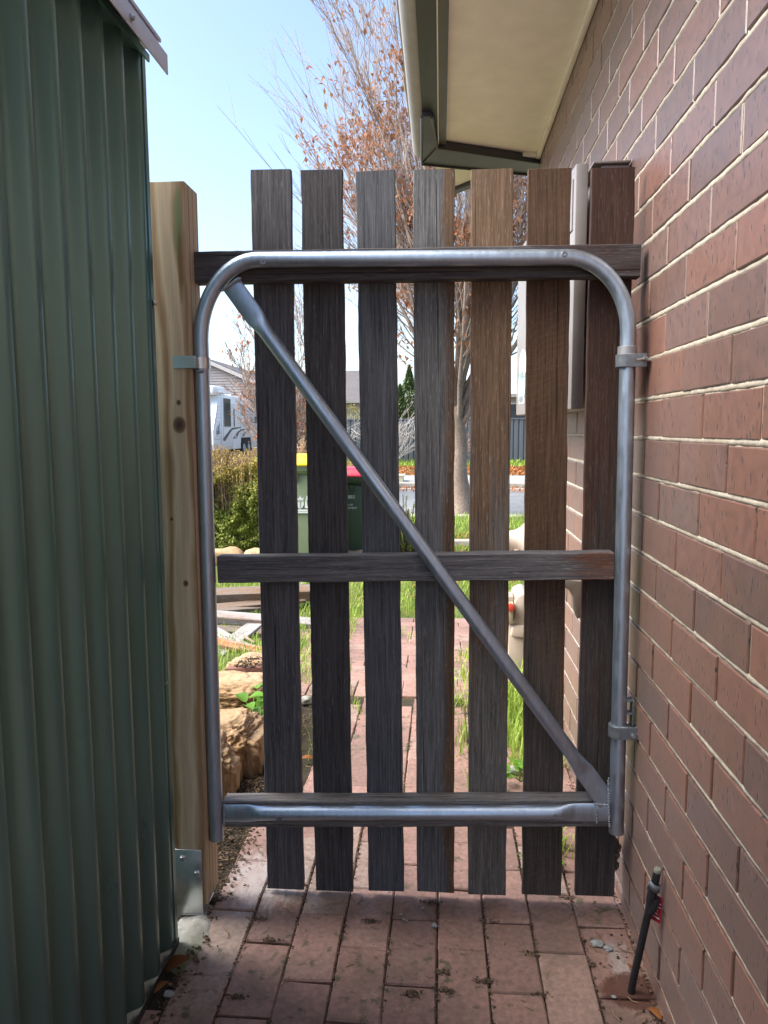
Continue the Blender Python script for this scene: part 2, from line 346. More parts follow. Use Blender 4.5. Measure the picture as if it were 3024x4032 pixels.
M_BRICK, M_MORTAR, M_PAVER = mat_brick(), mat_mortar(), mat_paver()
M_SOIL = mat_ground('soil', (.05, .035, .024), (.11, .08, .055), (.075, .055, .04), 60)
M_TUBE = mat_metal('galvanised_tube', (.50, .60, .73), .42, 40, (3, 3, .6))
M_WELD = mat_metal('silver_painted_weld', (.40, .41, .44), .5, 50, metal=.6)
M_GALV = mat_metal('galvanised_plate', (.66, .70, .72), .32, 25, (1, 1, 1))
M_SCREW = mat_metal('screw_metal', (.50, .52, .55), .3, 80)
M_DARKMETAL = simple('dark_grey_fitting', (.17, .19, .21), .45, .4, .2, 60)
M_PINE = mat_pine()
M_SHED = mat_colorbond('green_sheet_steel', (.122, .236, .216))
M_CAP = simple('grey_flashing', (.50, .51, .57), .4, 0, .1, 20)
M_SOFFIT = simple('cream_soffit', (.90, .855, .74), .8, 0, .06, 12, .1)
M_FASCIA = simple('olive_fascia', (.09, .087, .082), .5, 0, .1, 20)
M_GUTTER = simple('charcoal_gutter', (.040, .038, .048), .35, 0, .15, 20)
M_GUTTERL = simple('weathered_pale_gutter', (.32, .30, .275), .5, 0, .12, 15)
M_CONC = mat_ground('concrete', (.26, .25, .23), (.42, .41, .38), (.33, .32, .29), 45, .4)
M_WHITE = simple('white_gloss_panel', (.78, .79, .80), .35, 0, .03, 10)
M_BLACKP = simple('black_poly_pipe', (.012, .014, .018), .45, 0, .3, 80)
M_GLASS = simple('dark_window_glass', (.045, .055, .065), .08, 0, .2, 4)
M_BEIGE = simple('beige_plastic', (.40, .335, .275), .45, 0, .06, 20)
M_METERSIDE = simple('shaded_taupe_steel', (.21, .182, .175), .42, 0, .12, 12)  # door steel in a darker tone: the box side's shade put into the colour
M_METERFACE = simple('taupe_steel_door', (.24, .22, .212), .40, 0, .08, 12)

# ================================================================== SETTING
def ground_sheet(name, x0, x1, ys, mat, dz, nx=40, wob=0.0, kind='structure'):
    mb = MB(); vs = []; fs = []; n = nx+1
    for y in ys:
        for i in range(n):
            x = x0+(x1-x0)*i/nx; vs.append((x, y, gz(y)+dz+wob*mnoise.noise(Vector((x*2.2, y*2.2, 3)))))
    for j in range(len(ys)-1):
        for i in range(nx): fs.append((j*n+i, j*n+i+1, (j+1)*n+i+1, (j+1)*n+i))
    mb.add(vs, fs); return tag(mb.build(name, mat, loc=(0, 0, 0), smooth='all', fix=False), kind=kind)
ground_sheet('ground', -120, 120, [-30, -6, -3, 0, 1, 2, 2.4, 3, 3.5, 4, 5, 6, 7.2, 9, 11, 12.5, 14, 16, 18, 20, 23, 26, 30, 36, 45, 60, 100, 160], M_SOIL, -.055, 60)
M_LAWNBASE = mat_ground('lawn_soil', (.05, .07, .02), (.11, .15, .04), (.12, .09, .05), 20)
ground_sheet('lawn', -9, 7, list(np.linspace(2.45, 11.9, 60)), M_LAWNBASE, -.012, 90, .018)
M_ASPH = mat_ground('asphalt', (.16, .17, .175), (.23, .24, .245), (.2, .21, .215), 40, .3)
ground_sheet('road', -60, 60, list(np.linspace(12.1, 17.2, 14)), M_ASPH, -.02, 20)
M_VERGE = mat_ground('verge_soil', (.08, .10, .03), (.15, .18, .06), (.16, .10, .05), 12)
ground_sheet('verge', -40, 40, list(np.linspace(17.9, 25.9, 14)), M_VERGE, .05, 20)
M_KERB = mat_ground('kerb_concrete', (.30, .28, .235), (.44, .41, .35), (.34, .31, .26), 20, .2)
def kerb(y0, y1, up, name='kerb', x0=-40, x1=40):
    z = gz((y0+y1)/2); mb = MB(); mb.box((x0, y0, z-.2), (x1, y1, z+up)); tag(mb.build(name, M_KERB, bevel=.02), kind='structure')
kerb(17.2, 17.6, .0, 'gutter_channel'); kerb(17.6, 17.9, .10); kerb(11.85, 12.1, .02)
mb = MB()
for k in range(14): mb.box((-9+k*1.1, 8.55, gz(8.6)-.1), (-9+k*1.1+1.09, 8.72, gz(8.6)+.045))
tag(mb.build('garden_edging', M_KERB, bevel=.01), kind='structure')
M_GRAV = mat_ground('gravel', (.20, .20, .20), (.42, .42, .42), (.28, .28, .28), 90)
ground_sheet('gravel_strip', -40, 40, list(np.linspace(18.0, 20.4, 6)), M_GRAV, .06, 20)

# brick path: every paver modelled, columns running away from the camera with staggered ends, then a crosswise stretch
def make_path():
    rnd = random.Random(5); mb = MB(); PW = .1116; PL = .2210
    def paver(cx, cy, sx, sy, ry=0.):
        z = gz(cy)+rnd.uniform(-.0025, .0025); t0, t1 = rnd.uniform(-.002, .002), rnd.uniform(-.003, .003)
        a = rnd.uniform(-.012, .012)+ry; ca, sa = math.cos(a), math.sin(a); hx, hy = sx/2-.0016, sy/2-.0022; e = .0035
        col = (rnd.random(), rnd.random(), 0)
        def pt(x, y, zz): return (cx+x*ca-y*sa, cy+x*sa+y*ca, z+zz+t0*x/hx+t1*y/hy)
        j = [rnd.uniform(-.0012, .0012) for _ in range(8)]
        b_ = [pt(-hx, -hy, -.05), pt(hx, -hy, -.05), pt(hx, hy, -.05), pt(-hx, hy, -.05)]
        m_ = [pt(-hx+j[0], -hy+j[1], -e), pt(hx+j[2], -hy+j[3], -e), pt(hx+j[4], hy+j[5], -e), pt(-hx+j[6], hy+j[7], -e)]
        t_ = [pt(-hx+e, -hy+e, 0), pt(hx-e, -hy+e, 0), pt(hx-e, hy-e, 0), pt(-hx+e, hy-e, 0)]
        f = [(0, 1, 5, 4), (1, 2, 6, 5), (2, 3, 7, 6), (3, 0, 4, 7), (4, 5, 9, 8), (5, 6, 10, 9), (6, 7, 11, 10), (7, 4, 8, 11), (8, 9, 10, 11)]
        mb.add(b_+m_+t_, f, col)
    x0 = -.3376
    for k in range(-3, 8):                                  # column k lies between joints k and k+1
        cx = x0+PW*(k+.5); st = 1.691 if k % 2 == 0 else 1.691-PL*.47
        st += rnd.uniform(-.008, .008)
        for i in range(-10, 8):
            cy = st+PL*(i+.5)
            if cy > 3.2 or cy < -.6: continue
            if k == -3 and cy > 1.45: continue
            if k == -2 and cy > 2.25: continue
            if k == 7: 
                if cy < .0: continue
            if k >= 6 and cy > 2.6: continue
            paver(cx, cy, PW*(.55 if k == 7 else 1), PL) if k < 7 else paver(x0+PW*7.1, cy, PW*.32, PL)
    y = 3.32
    while y < 4.78:                                           # crosswise courses
        off = rnd.choice((0, .5))*PL
        for i in range(-1, 4): paver(-.5+off*.6+PL*i, y, PL, PW)
        y += PW
    return tag(mb.build('path', M_PAVER, loc=(0, 0, 0), fix=False), kind='structure')
make_path()
ground_sheet('bedding_sand', -.70, WX+.01, list(np.linspace(-.8, 3.25, 60)), mat_ground('joint_soil', (.03, .024, .018), (.085, .065, .048), (.05, .045, .025), 160), -.0075, 60, .004)
# soil in the joints, moss and crumbs
rnd = random.Random(11); mb = MB()
def crumb(x, y, s, sq=.6):
    n = rnd.choice((4, 5, 5, 6)); z = gz(y)+rnd.uniform(.0003, s*.5); a = rnd.uniform(0, 6.3); tx, ty = rnd.uniform(-.5, .5), rnd.uniform(-.5, .5); el = rnd.uniform(.3, 1.)
    top = []
    for i in range(n):
        q = a+i*6.283/n; r_ = s*rnd.uniform(.6, 1.2); dx, dy = r_*math.cos(q), r_*el*math.sin(q); top.append((x+dx, y+dy, z+dx*tx+dy*ty))
    mb.prism(top, (0, 0, s*rnd.uniform(.15, .6)), (rnd.random(), 0, 0))
for k in range(-2, 8):
    xx = -.3376+.1116*k
    for i in range(460):
        y = rnd.uniform(.9, 3.2)
        if mnoise.noise(Vector((k*5.3, y*6, 0))) < -.15: continue
        crumb(xx+rnd.gauss(0, .0026), y, rnd.uniform(.0012, .0042))
for i in range(1500):
    crumb(rnd.uniform(-.55, .45), rnd.uniform(1.0, 1.95), .0005+.0016*rnd.random()**3)
for i in range(420):                                        # along the wall foot
    y = rnd.uniform(.9, 2.6); crumb(WX-abs(rnd.gauss(0, .018))-.004, y, rnd.uniform(.0008, .0042), .5)
for cx_, cy_ in [(onG(u, v).x, onG(u, v).y) for u, v in ((890, 2147), (960, 2140), (955, 2100), (585, 2030), (510, 2155), (700, 1985), (1148, 2060), (1055, 1990), (935, 1950), (1230, 1940), (1168, 2150), (450, 1985), (560, 1985), (800, 1990), (1045, 2120), (1270, 2085))]:
    for i in range(90): crumb(rnd.gauss(cx_, .011), rnd.gauss(cy_, .004), rnd.uniform(.0008, .0035), .6)
for i in range(500):
    crumb(.40+rnd.gauss(0, .03), 1.28+rnd.gauss(0, .05), rnd.uniform(.002, .006), .5)
for i in range(260):                                        # along the shed foot
    y = rnd.uniform(.9, 1.6); crumb(-.575+abs(rnd.gauss(0, .03)), y, rnd.uniform(.0015, .006), .5)
for i in range(4200):                                        # leaf mould beyond the post
    y = rnd.uniform(1.72, 3.0); crumb(-.535-.12*(rnd.random()**.6)+.05*rnd.gauss(0, .5), y, rnd.uniform(.0012, .0055), .35)
M_CRUMB = mat_leafy('soil_crumbs', (.03, .022, .015), (.16, .11, .07), 0., .95)
tag(mb.build('loose_soil', M_CRUMB, loc=(0, 0, 0), smooth=False), kind='stuff')
# twigs and bark shreds
mb = MB()
for i in range(230):
    if i < 90: x, y = rnd.uniform(-.5, .43), rnd.uniform(1.0, 1.75)
    elif i < 170: x, y = rnd.uniform(-.62, -.42), rnd.uniform(1.75, 3.0)
    else: x, y = rnd.uniform(.3, .44), rnd.uniform(1.15, 2.2)
    L = rnd.uniform(.006, .035); a = rnd.uniform(0, 6.3); z = gz(y)+.002
    p = [(x, y, z), (x+L*.5*math.cos(a), y+L*.5*math.sin(a), z+rnd.uniform(0, .003)), (x+L*math.cos(a+.3), y+L*math.sin(a+.3), z+.001)]
    mb.tube(p, rnd.uniform(.0005, .0012), 5, col=(rnd.random(), 0, 0))
tag(mb.build('dry_twigs', mat_leafy('twig_litter', (.09, .06, .035), (.30, .21, .12), 0., .9), loc=(0, 0, 0)), kind='stuff')

# ================================================================== HOUSE: brick wall and eave
house = thing('house', 'brown brick house wall with cream mortar and overhanging cream eave', 'house', (WX+.1, 1.5, 0))
def brick_wall():
    rnd = random.Random(3); mb = MB(); CHT = .086; BL = .24; Y1 = 3.675; Y0 = -1.0; zt = 2.43
    ztop0 = CH+.0624
    for k in range(-14, 16):
        zc = ztop0-CHT*k                      # bed joint above course k
        z1, z0 = zc-.0052, zc-CHT+.0048
        if z1 > zt: z1 = zt
        if z0 > zt-.01: continue
        ph = 1.5842 if k % 2 == 0 else 1.5842-.12
        jy = [ph+BL*i for i in range(-20, 12)]
        for a, b in zip(jy[:-1], jy[1:]):
            a2, b2 = max(a, Y0), min(b, Y1)
            if b2-a2 < .03: continue
            g0 = .0026+rnd.random()*.0022; g1 = .0026+rnd.random()*.0022
            dx = rnd.uniform(-.0012, .0012); dz = rnd.uniform(-.001, .001); j = [rnd.uniform(-.0012, .0012) for _ in range(4)]
            col = (rnd.random(), rnd.random(), 0)
            x = WX+dx; e = .002; ya, yb = a2+g0, b2-g1; za, zb = z0+dz, z1+dz
            back = [(WX+.03, ya, za+j[0]), (WX+.03, yb, za+j[1]), (WX+.03, yb, zb+j[2]), (WX+.03, ya, zb+j[3])]
            mid = [(x+e, ya, za+j[0]), (x+e, yb, za+j[1]), (x+e, yb, zb+j[2]), (x+e, ya, zb+j[3])]
            fr = [(x, ya+e, za+e+j[0]), (x, yb-e, za+e+j[1]), (x, yb-e, zb-e+j[2]), (x, ya+e, zb-e+j[3])]
            f = [(4, 5, 1, 0), (5, 6, 2, 1), (6, 7, 3, 2), (7, 4, 0, 3), (8, 9, 5, 4), (9, 10, 6, 5), (10, 11, 7, 6), (11, 8, 4, 7), (8, 11, 10, 9)]
            mb.add(back+mid+fr, f, col)
        # end face of the corner
        mb.box((WX+.03, Y1-.02, z0), (WX+3.0, Y1, z1), (rnd.random(), 0, 0))
    o = mb.build('brick_wall', M_BRICK, house, loc=(WX, 0, 1.2), fix=False)
    # mortar: bed joints cream and slightly raked, perpends deeper and darker
    mb = MB(); ys = np.linspace(Y0, Y1-.004, 420)
    for k in range(-13, 16):
        zc = ztop0-CHT*k; vs = []; fs = []
        prof = [(-.0062, .010), (-.0045, .0042), (.0, .0030), (.0045, .0038), (.0062, .010)]
        for y in ys:
            q = .0016*mnoise.noise(Vector((y*22, k*3.1, 0)))+.0012*mnoise.noise(Vector((y*70, k*3.1, 5)))
            for dz, dx in prof: vs.append((WX+dx+q-.0012, y, zc+dz*(1+.35*mnoise.noise(Vector((y*30, k*2.2, dz*300))))))
        for i in range(len(ys)-1):
            for q in range(4): fs.append((i*5+q, i*5+q+1, (i+1)*5+q+1, (i+1)*5+q))
        mb.add(vs, fs)
    mb.box((WX+.0038, Y0, -.1), (WX+.03, Y1-.006, zt))
    mb.build('mortar_joints', M_MORTAR, o, smooth='all', fix=False)
brick_wall()
mb = MB(); mb.box((WX+.031, -1.0, -.1), (WX+3.0, 3.65, 2.42)); mb.build('inner_wall', M_MORTAR, house)
EZ = 2.425
mb = MB(); mb.box((.02, -1.0, EZ), (WX+.02, 3.66, EZ+.01)); mb.build('soffit', M_SOFFIT, house)
mb = MB(); mb.box((WX-.022, -1.0, EZ-.022), (WX-.001, 3.66, EZ-.001)); mb.build('eave_bead', M_SOFFIT, house, bevel=.006)
mb = MB(); mb.box((.03, 3.60, EZ-.02), (WX-.023, 3.66, EZ-.001)); mb.build('soffit_trim', M_SOFFIT, house, bevel=.003)
mb = MB(); mb.box((-.012, -1.0, EZ-.022), (.019, 3.56, EZ+.17)); mb.build('fascia', M_FASCIA, house, bevel=.002)
mb = MB(); mb.box((-.0165, -1.0, EZ-.0235), (-.0125, 3.56, EZ-.012)); mb.build('lit_edge_strip', M_SOFFIT, house)  # cream strip added as a painted highlight on the fascia's lower edge
def gutter():
    prof = [(-.014, .15), (-.014, .0), (-.055, -.003), (-.085, 0.0), (-.108, .006), (-.124, .018), (-.132, .036), (-.134, .06), (-.134, .115), (-.146, .12), (-.146, .128), (-.131, .128), (-.131, .06), (-.12, .025), (-.085, .004), (-.018, .004), (-.018, .15)]
    ys = list(np.linspace(-1.0, 3.64, 30)); mb = MB(); n = len(prof); vs = []; fs = []
    for y in ys: vs += [(x, y, EZ-.004+z) for x, z in prof]
    for i in range(len(ys)-1):
        for k in range(n-1): fs.append((i*n+k, i*n+k+1, (i+1)*n+k+1, (i+1)*n+k))
    fs.append(tuple((len(ys)-1)*n+k for k in range(n)))
    mb.add(vs, fs); mb.build('gutter', M_GUTTERL, house, smooth=True)
    mb = MB(); mb.box((-.078, -1.0, EZ-.0125), (-.0175, 3.62, EZ-.0085)); mb.box((-.045, -1.0, EZ-.016), (-.018, 3.62, EZ-.0126)); mb.build('gutter_shade_strip', M_GUTTER, house)  # dark strips painting the shade under the gutter and behind it
gutter()
# the eave turns the corner: charcoal return gutter under it
def eave_return():
    zz = EZ-.034; a0, a1 = onZ(911, 252, zz), onZ(933, 252, zz); c0, c1 = onZ(911, 354, zz), onZ(945, 318, zz); e0, e1 = onZ(1176, 380, zz), onZ(1176, 352, zz)
    H_ = Vector((0, 0, .031)); mb = MB()
    for p, q, r_, s_ in ((a0, a1, c1, c0), (c0, c1, e1, e0)):
        mb.hexa([p, q, r_, s_, p+H_, q+H_, r_+H_, s_+H_])
    o = mb.build('gutter_return', M_GUTTER, house)
    # lips along the bottom edges
    mb = MB()
    for path in ((a0, c0, e0), (a1, c1, e1)):
        mb.tube([p+Vector((0, 0, -.002)) for p in path], .006, 8)
    mb.tube([c0+Vector((0, 0, -.003)), c1+Vector((0, 0, -.003))], .003, 6)
    mb.build('gutter_lip', M_GUTTER, o, smooth=True)
    fp = [(-.03, 3.665, EZ), (.40, 3.69, EZ), (.30, 3.80, EZ), (.155, 3.96, EZ), (.03, 4.11, EZ), (-.03, 4.11, EZ)]
    mb = MB(); mb.prism(fp, (0, 0, .02)); mb.build('far_soffit', M_SOFFIT, house)
    mb = MB(); mb.hexa([(.03, 4.112, EZ-.02), (.40, 3.692, EZ-.02), (.43, 3.72, EZ-.02), (.06, 4.14, EZ-.02), (.03, 4.112, EZ+.1), (.40, 3.692, EZ+.1), (.43, 3.72, EZ+.1), (.06, 4.14, EZ+.1)]); mb.build('far_fascia', M_GUTTER, house)
    mb = MB(); mb.prism([(-.13, -1.0, EZ+.13), (-.13, 3.75, EZ+.13), (3.2, 3.75, EZ+1.4), (3.2, -1.0, EZ+1.4)], (0, 0, .03)); mb.build('roof', M_GUTTER, house)
eave_return()

# ================================================================== SHED
shed = thing('shed', 'dark green corrugated steel garden shed with grey roof flashing', 'shed', (-1.6, .2, 0))
def shed_build():
    y_end = 1.549; pitch = .0857; mb = MB(); prof = []
    y = y_end
    # each rib: tip plane at SX, valley 26 mm behind; seen from the left end backwards
    pts = []
    for i in range(22):
        y0 = y_end-pitch*i
        pts += [(SX-.005, y0+.0002), (SX-.0012, y0-.0018), (SX, y0-.005), (SX-.0003, y0-.016), (SX-.002, y0-.0205), (SX-.006, y0-.0245), (SX-.013, y0-.0300), (SX-.019, y0-.0345), (SX-.0225, y0-.0385), (SX-.024, y0-.045), (SX-.024, y0-.064), (SX-.0225, y0-.072), (SX-.017, y0-.0785)]
    zs = list(np.linspace(.012, 1.99, 12)); n = len(pts); vs = []; fs = []
    for z in zs: vs += [(x, yy, z) for x, yy in pts]
    for j in range(len(zs)-1):
        for k in range(n-1): fs.append((j*n+k, j*n+k+1, (j+1)*n+k+1, (j+1)*n+k))
    mb.add(vs, fs); mb.build('wall_sheet', M_SHED, shed, loc=(SX, 0, 1.0), smooth=True, fix=True)
    mb = MB(); mb.box((-2.6, y_end-.018, .01), (SX-.053, y_end-.002, 1.97)); mb.box((SX-.052, y_end-.001, .01), (SX+.002, y_end+.014, 1.93)); mb.build('end_wall', M_SHED, shed)
    mb = MB(); mb.box((-2.6, -.33, .01), (SX-.053, -.31, 1.97)); mb.build('back_wall', M_SHED, shed)
    # barge flashing above and roof sheet; both run past the end
    ye = 1.585
    mb = MB(); mb.prism([(SX+.038, ye, 1.899), (SX+.041, ye, 1.899), (SX+.041, ye, 1.938), (SX+.030, ye, 1.952), (SX-.06, ye, 1.958), (SX-.06, ye, 1.955), (SX+.029, ye, 1.949), (SX+.038, ye, 1.937)], (0, -1.90, 0)); 
    mb.build('barge_flashing', M_CAP, shed, bevel=.0008, seg=1)
    mb = MB(); mb.box((SX-.09, -.32, 1.923), (SX+.012, 1.556, 1.927)); mb.box((SX+.010, -.32, 1.912), (SX+.014, 1.556, 1.926)); mb.build('eave_angle', M_SHED, shed)
    mb = MB(); mb.prism([(SX+.034, -.32, 1.955), (SX-2.0, -.32, 2.12), (SX-2.0, -.32, 2.14), (SX+.034, -.32, 1.962)], (0, 1.89, 0)); mb.build('roof_sheet', M_CAP, shed)
    # screws
    for yy in (1.40, .80): mb = MB(); mb.lathe((SX+.041, yy, 1.915), (1, 0, 0), [(.0075, 0), (.0075, .002), (.005, .0025), (.005, .007), (.003, .0085)], 12); mb.build('roof_screw', M_SCREW, shed, smooth=True)
    for v in (655, 1475):
        q = onY(330+(v-655)*.030, v, 1.553); mb = MB(); mb.lathe((q.x, 1.552, q.z), (.75, .65, 0), [(.0065, 0), (.0065, .002), (.0042, .0025), (.0042, .007), (.0025, .008)], 12); mb.build('wall_screw', M_SCREW, shed, smooth=True)
    mb = MB(); mb.box((SX-.05, -.32, -.03), (SX+.001, 1.552, .004)); mb.box((SX+.0035, -.32, -.03), (SX+.0055, 1.56, .018)); mb.build('base_channel', simple('dark_steel_channel', (.05, .048, .044), .5, .3, .4, 40), shed)  # channel in one near-black steel colour
shed_build()

# ================================================================== GATE POST
post = thing('gate_post', 'square treated pine gate post bolted to a steel bracket', 'post', (-.60, 1.71, 0))
def post_build():
    x0, x1 = -.643, -.5605; mb = MB()
    n = 2; zt = 1.718; zb = .028
    mb.box((x0, 1.666, zb), (x1, 1.756, zt)); o = mb.build('timber', M_PINE, post, bevel=.003)
    mb = MB(); mb.box((-.638, 1.661, .006), (-.5705, 1.6652, onY(410, 1836, 1.661).z)); mb.box((-.638, 1.661, .002), (-.5705, 1.75, .0058)); b_ = mb.build('bracket', M_GALV, post, bevel=.0012)
    for u, v in ((395, 1854), (426, 1887)):
        q = onY(u*1.0, v, 1.661); mb = MB(); mb.lathe((q.x, 1.6609, q.z), (0, -1, 0), [(.0085, 0), (.0085, .0015), (.0065, .003), (.0052, .0045), (.0052, .0062), (.0028, .0062), (.0025, .0035)], 18); mb.build('bolt', M_SCREW, b_, smooth=True)
    # concrete footing
    vs, fs = blob((-.575, 1.60, -.035), (.068, .16, .042), 4, 4, .12, 1.6); mb = MB(); mb.add(vs, fs)
    t = NT('mossy_concrete'); v = t.coord(rnd=False); nn = t.noise(v, 40, 6, .65); n2 = t.noise(v, 7, 3); c = t.ramp(nn, (.3, (.20, .19, .165)), (.7, (.42, .41, .38)))
    o_ = t.sep(t.tc.outputs['Object']); mr = t.n('ShaderNodeMapRange'); t.put(mr.inputs[0], o_[1]); mr.inputs[1].default_value = .06; mr.inputs[2].default_value = -.10
    c = t.mix(t.math('MULTIPLY', mr.outputs[0], t.ramp(n2, (.35, .2), (.65, .95))), c, (.12, .135, .045)); c = t.mix(t.ramp(t.noise(v, 120, 3), (.68, 0.), (.74, .9)), c, (.025, .02, .015))
    t.set(Base_Color=c, Roughness=.95); t.bump(nn, .5, .003)
    f = mb.build('concrete_footing', t.m, smooth='all'); tag(f, 'lumpy mossy concrete footing under the pine post', 'footing')
post_build()

# ================================================================== GATE
gate = thing('gate', 'weathered picket gate on a galvanised tube frame with a diagonal brace', 'gate', (.44, 1.70, .2))
GY = 1.700; TR = .0172
def gate_build():
    # frame: left stile, bends, top, right stile
    L0, L1 = onY(468, 1812, GY), onY(434, 735, GY); T0, T1 = onY(560, 561, GY), onY(1225, 556, GY); R1, R0 = onY(1357, 720, GY), onY(1331, 1798, GY)
    def bend(a, corner, b, n=14): return [a*(1-t)**2+corner*2*t*(1-t)+b*t*t for t in [i/n for i in range(n+1)]]
    def arc(a, c, b, n=16):        # rounder than a parabola
        return [a*(1-t)**3+(a+(c-a)*.56)*3*t*(1-t)**2+(b+(c-b)*.56)*3*t*t*(1-t)+b*t**3 for t in [i/n for i in range(n+1)]]
    cl = onY(431, 563, GY); cr_ = onY(1361, 556, GY)
    path = [L0+(L1-L0)*i/6 for i in range(6)]+arc(L1, cl, T0)+[T0+(T1-T0)*i/6 for i in range(1, 6)]+arc(T1, cr_, R1)+[R1+(R0-R1)*i/6 for i in range(1, 7)]
    mb = MB(); mb.tube(path, TR, 28); fr = mb.build('frame', M_TUBE, gate, smooth=True); 
    for p in (L0, R0):     # open pipe end, dark inside
        mb = MB(); mb.lathe(p, (0, 0, -1), [(TR-.003, 0), (TR-.003, .0006)], 24); mb.build('pipe_mouth', M_BLACKP, fr)
    # sleeve on the right stile and seam
    q = onY(1355, 760, GY); mb = MB(); mb.lathe(q+Vector((0, 0, -.011)), (0, 0, 1), [(TR+.0008, 0), (TR+.0035, .0005), (TR+.0035, .0215), (TR+.001, .023)], 26); mb.build('sleeve', M_WELD, fr, smooth=True)
    # flattened-end tubes: a = width in the plane of the gate, b = thickness
    def flat_tube(p, q, name, f0, f1, cut0=0, w_=.0245):
        d = (q-p); L = d.length; ts = [0, f0*.55, f0*.8, f0, f0*1.1, f0*1.2, f0*1.32, f0*1.45, f0*1.65, .5, 1-f1*1.65, 1-f1*1.45, 1-f1*1.32, 1-f1*1.2, 1-f1*1.1, 1-f1, 1-f1*.8, 1-f1*.55, 1]
        def prof(s, f):
            k = min(1, max(0, (s-f)/(f*.62))); k = k*k*(3-2*k); return (w_+(.0166-w_)*k, .0052+(.0166-.0052)*k)
        rad = [prof(t, f0) if t < .5 else prof(1-t, f1) if t > .5 else (.0166, .0166) for t in ts]
        mb = MB(); mb.tube([p+d*t for t in ts], rad, 28, side=(0, 1, 0)); return mb.build(name, M_TUBE, gate, smooth=True)
    b0, b1 = onY(498, 612, GY), onY(1312, 1735, GY-.002)
    flat_tube(b0, b1, 'diagonal_brace', .056, .058, w_=.0230)
    h0, h1 = onY(484, 1757, GY), onY(1316, 1755, GY)
    flat_tube(h0, h1, 'bottom_tube', .062, .085, w_=.0225)
    # weld beads
    def bead(a, b, n, r, sag=.003):
        mb = MB(); rnd = random.Random(n)
        for i in range(n):
            t = i/(n-1); c = a+(b-a)*t+Vector((rnd.uniform(-.0008, .0008), 0, rnd.uniform(-.0008, .0008)))
            vs, fs = blob(c, (r*rnd.uniform(.8, 1.2), r*.8, r*rnd.uniform(.8, 1.2)), i+n, 2, .2); mb.add(vs, fs)
        mb.build('weld_bead', M_WELD, gate, smooth='all')
    F = GY-.008
    bead(onY(480, 627, F), onY(519, 601, F), 11, .0036); bead(onY(485, 1738, F), onY(485, 1778, F), 9, .0026)
    bead(onY(1314, 1682, F-.004), onY(1316, 1785, F-.004), 22, .0024); bead(onY(1285, 1737, F), onY(1312, 1740, F), 8, .0026); bead(onY(1286, 1738, F), onY(1290, 1778, F), 9, .002)
    # timber rails, local z along the rail
    RY0 = GY+TR+.0005
    MT_R = timber('weathered_rail', (.035, .033, .036), (.22, .205, .205), (.085, .03, .013), -.28, bs=.8)
    MT_RT = timber('dark_rail', (.028, .025, .027), (.155, .14, .14), (.06, .024, .016), -.12, grad=('z', .0, .55), bs=.8)
    MT_RM = timber('weathered_rail_red_end', (.042, .042, .046), (.25, .24, .25), (.17, .065, .032), -.16, grad=('z', .16, .40), bs=.8)
    MT_RB = timber('silvered_rail', (.045, .042, .041), (.34, .315, .30), (.12, .06, .03), -.3, bs=.8)
    def rail(ul, vl0, vl1, ur, vr0, vr1, mat, sd, d=.045, y0=RY0):
        a0, a1, c0, c1 = onY(ul, vl0, y0), onY(ul, vl1, y0), onY(ur, vr0, y0), onY(ur, vr1, y0)
        pa, pc = (a0+a1)/2, (c0+c1)/2; h = ((a0-a1).length+(c0-c1).length)/2; o_ = Vector((0, d/2, 0))
        return plank(pa+o_, pc+o_, h, d, (0, 1, 0), 'rail', mat, gate, sd, 60, .0011, .002)
    rail(420, 543, 611, 1385, 526, 597, MT_RT, 1, .038); rail(470, 1202, 1260, 1326, 1194, 1252, MT_RM, 2, .042); rail(483, 1732, 1787, 1322, 1728, 1787, MT_RB, 3, .045)
    # pickets
    PY = RY0+.046; TH = .018
    cols = [((.038, .036, .040), (.190, .184, .196), (.06, .045, .04), -.38, None, 0),
            ((.027, .025, .026), (.132, .124, .128), (.06, .045, .035), -.34, None, 0),
            ((.040, .042, .048), (.200, .206, .224), (.06, .045, .04), -.40, None, 0),
            ((.052, .052, .055), (.27, .268, .268), (.170, .106, .062), -.06, ('x', -.005, .040), 0),
            ((.066, .060, .055), (.29, .265, .24), (.235, .150, .092), .03, ('z', -.75, .55), 0),
            ((.036, .029, .025), (.155, .126, .106), (.130, .074, .044), .05, ('z', -.7, .3), .22),
            ((.030, .025, .023), (.115, .094, .084), (.085, .043, .031), .04, ('z', -.8, .6), 0)]
    px = [((540, 628, 366), (578, 655, 1931)), ((650, 738, 366), (682, 763, 1931)), ((769, 852, 369), (795, 873, 1925)), ((893, 981, 366), (900, 982, 1927)), ((1018, 1109, 364), (1011, 1092, 1933)), ((1141, 1234, 363), (1128, 1213, 1934)), ((1281, 1371, 361), (1240, 1328, 1935))]
    for i, (c, (t_, b_)) in enumerate(zip(cols, px)):
        m_ = timber('weathered_picket_timber', c[0], c[1], c[2], c[3], grad=c[4], saw=c[5], bs=.7)
        T = (onY(t_[0], t_[2], PY)+onY(t_[1], t_[2], PY))/2; B = (onY(b_[0], b_[2], PY)+onY(b_[1], b_[2], PY))/2
        w_ = ((onY(t_[1], t_[2], PY)-onY(t_[0], t_[2], PY)).length+(onY(b_[1], b_[2], PY)-onY(b_[0], b_[2], PY)).length)/2
        o_ = Vector((0, TH/2+.0005*(i % 3), 0)); B.z = max(B.z, .012)
        o = plank(B+o_, T+o_, w_, TH, (0, 1, 0), 'picket', m_, gate, 20+i, 70, .0013, .0012)
        lab = ['', 'darkest grey picket', 'blue grey picket', 'grey picket turning brown along one side', 'brown picket with grey edges', 'dark brown picket with saw marks', 'blackish brown picket by the wall'][i]
        if lab: o['label'] = lab
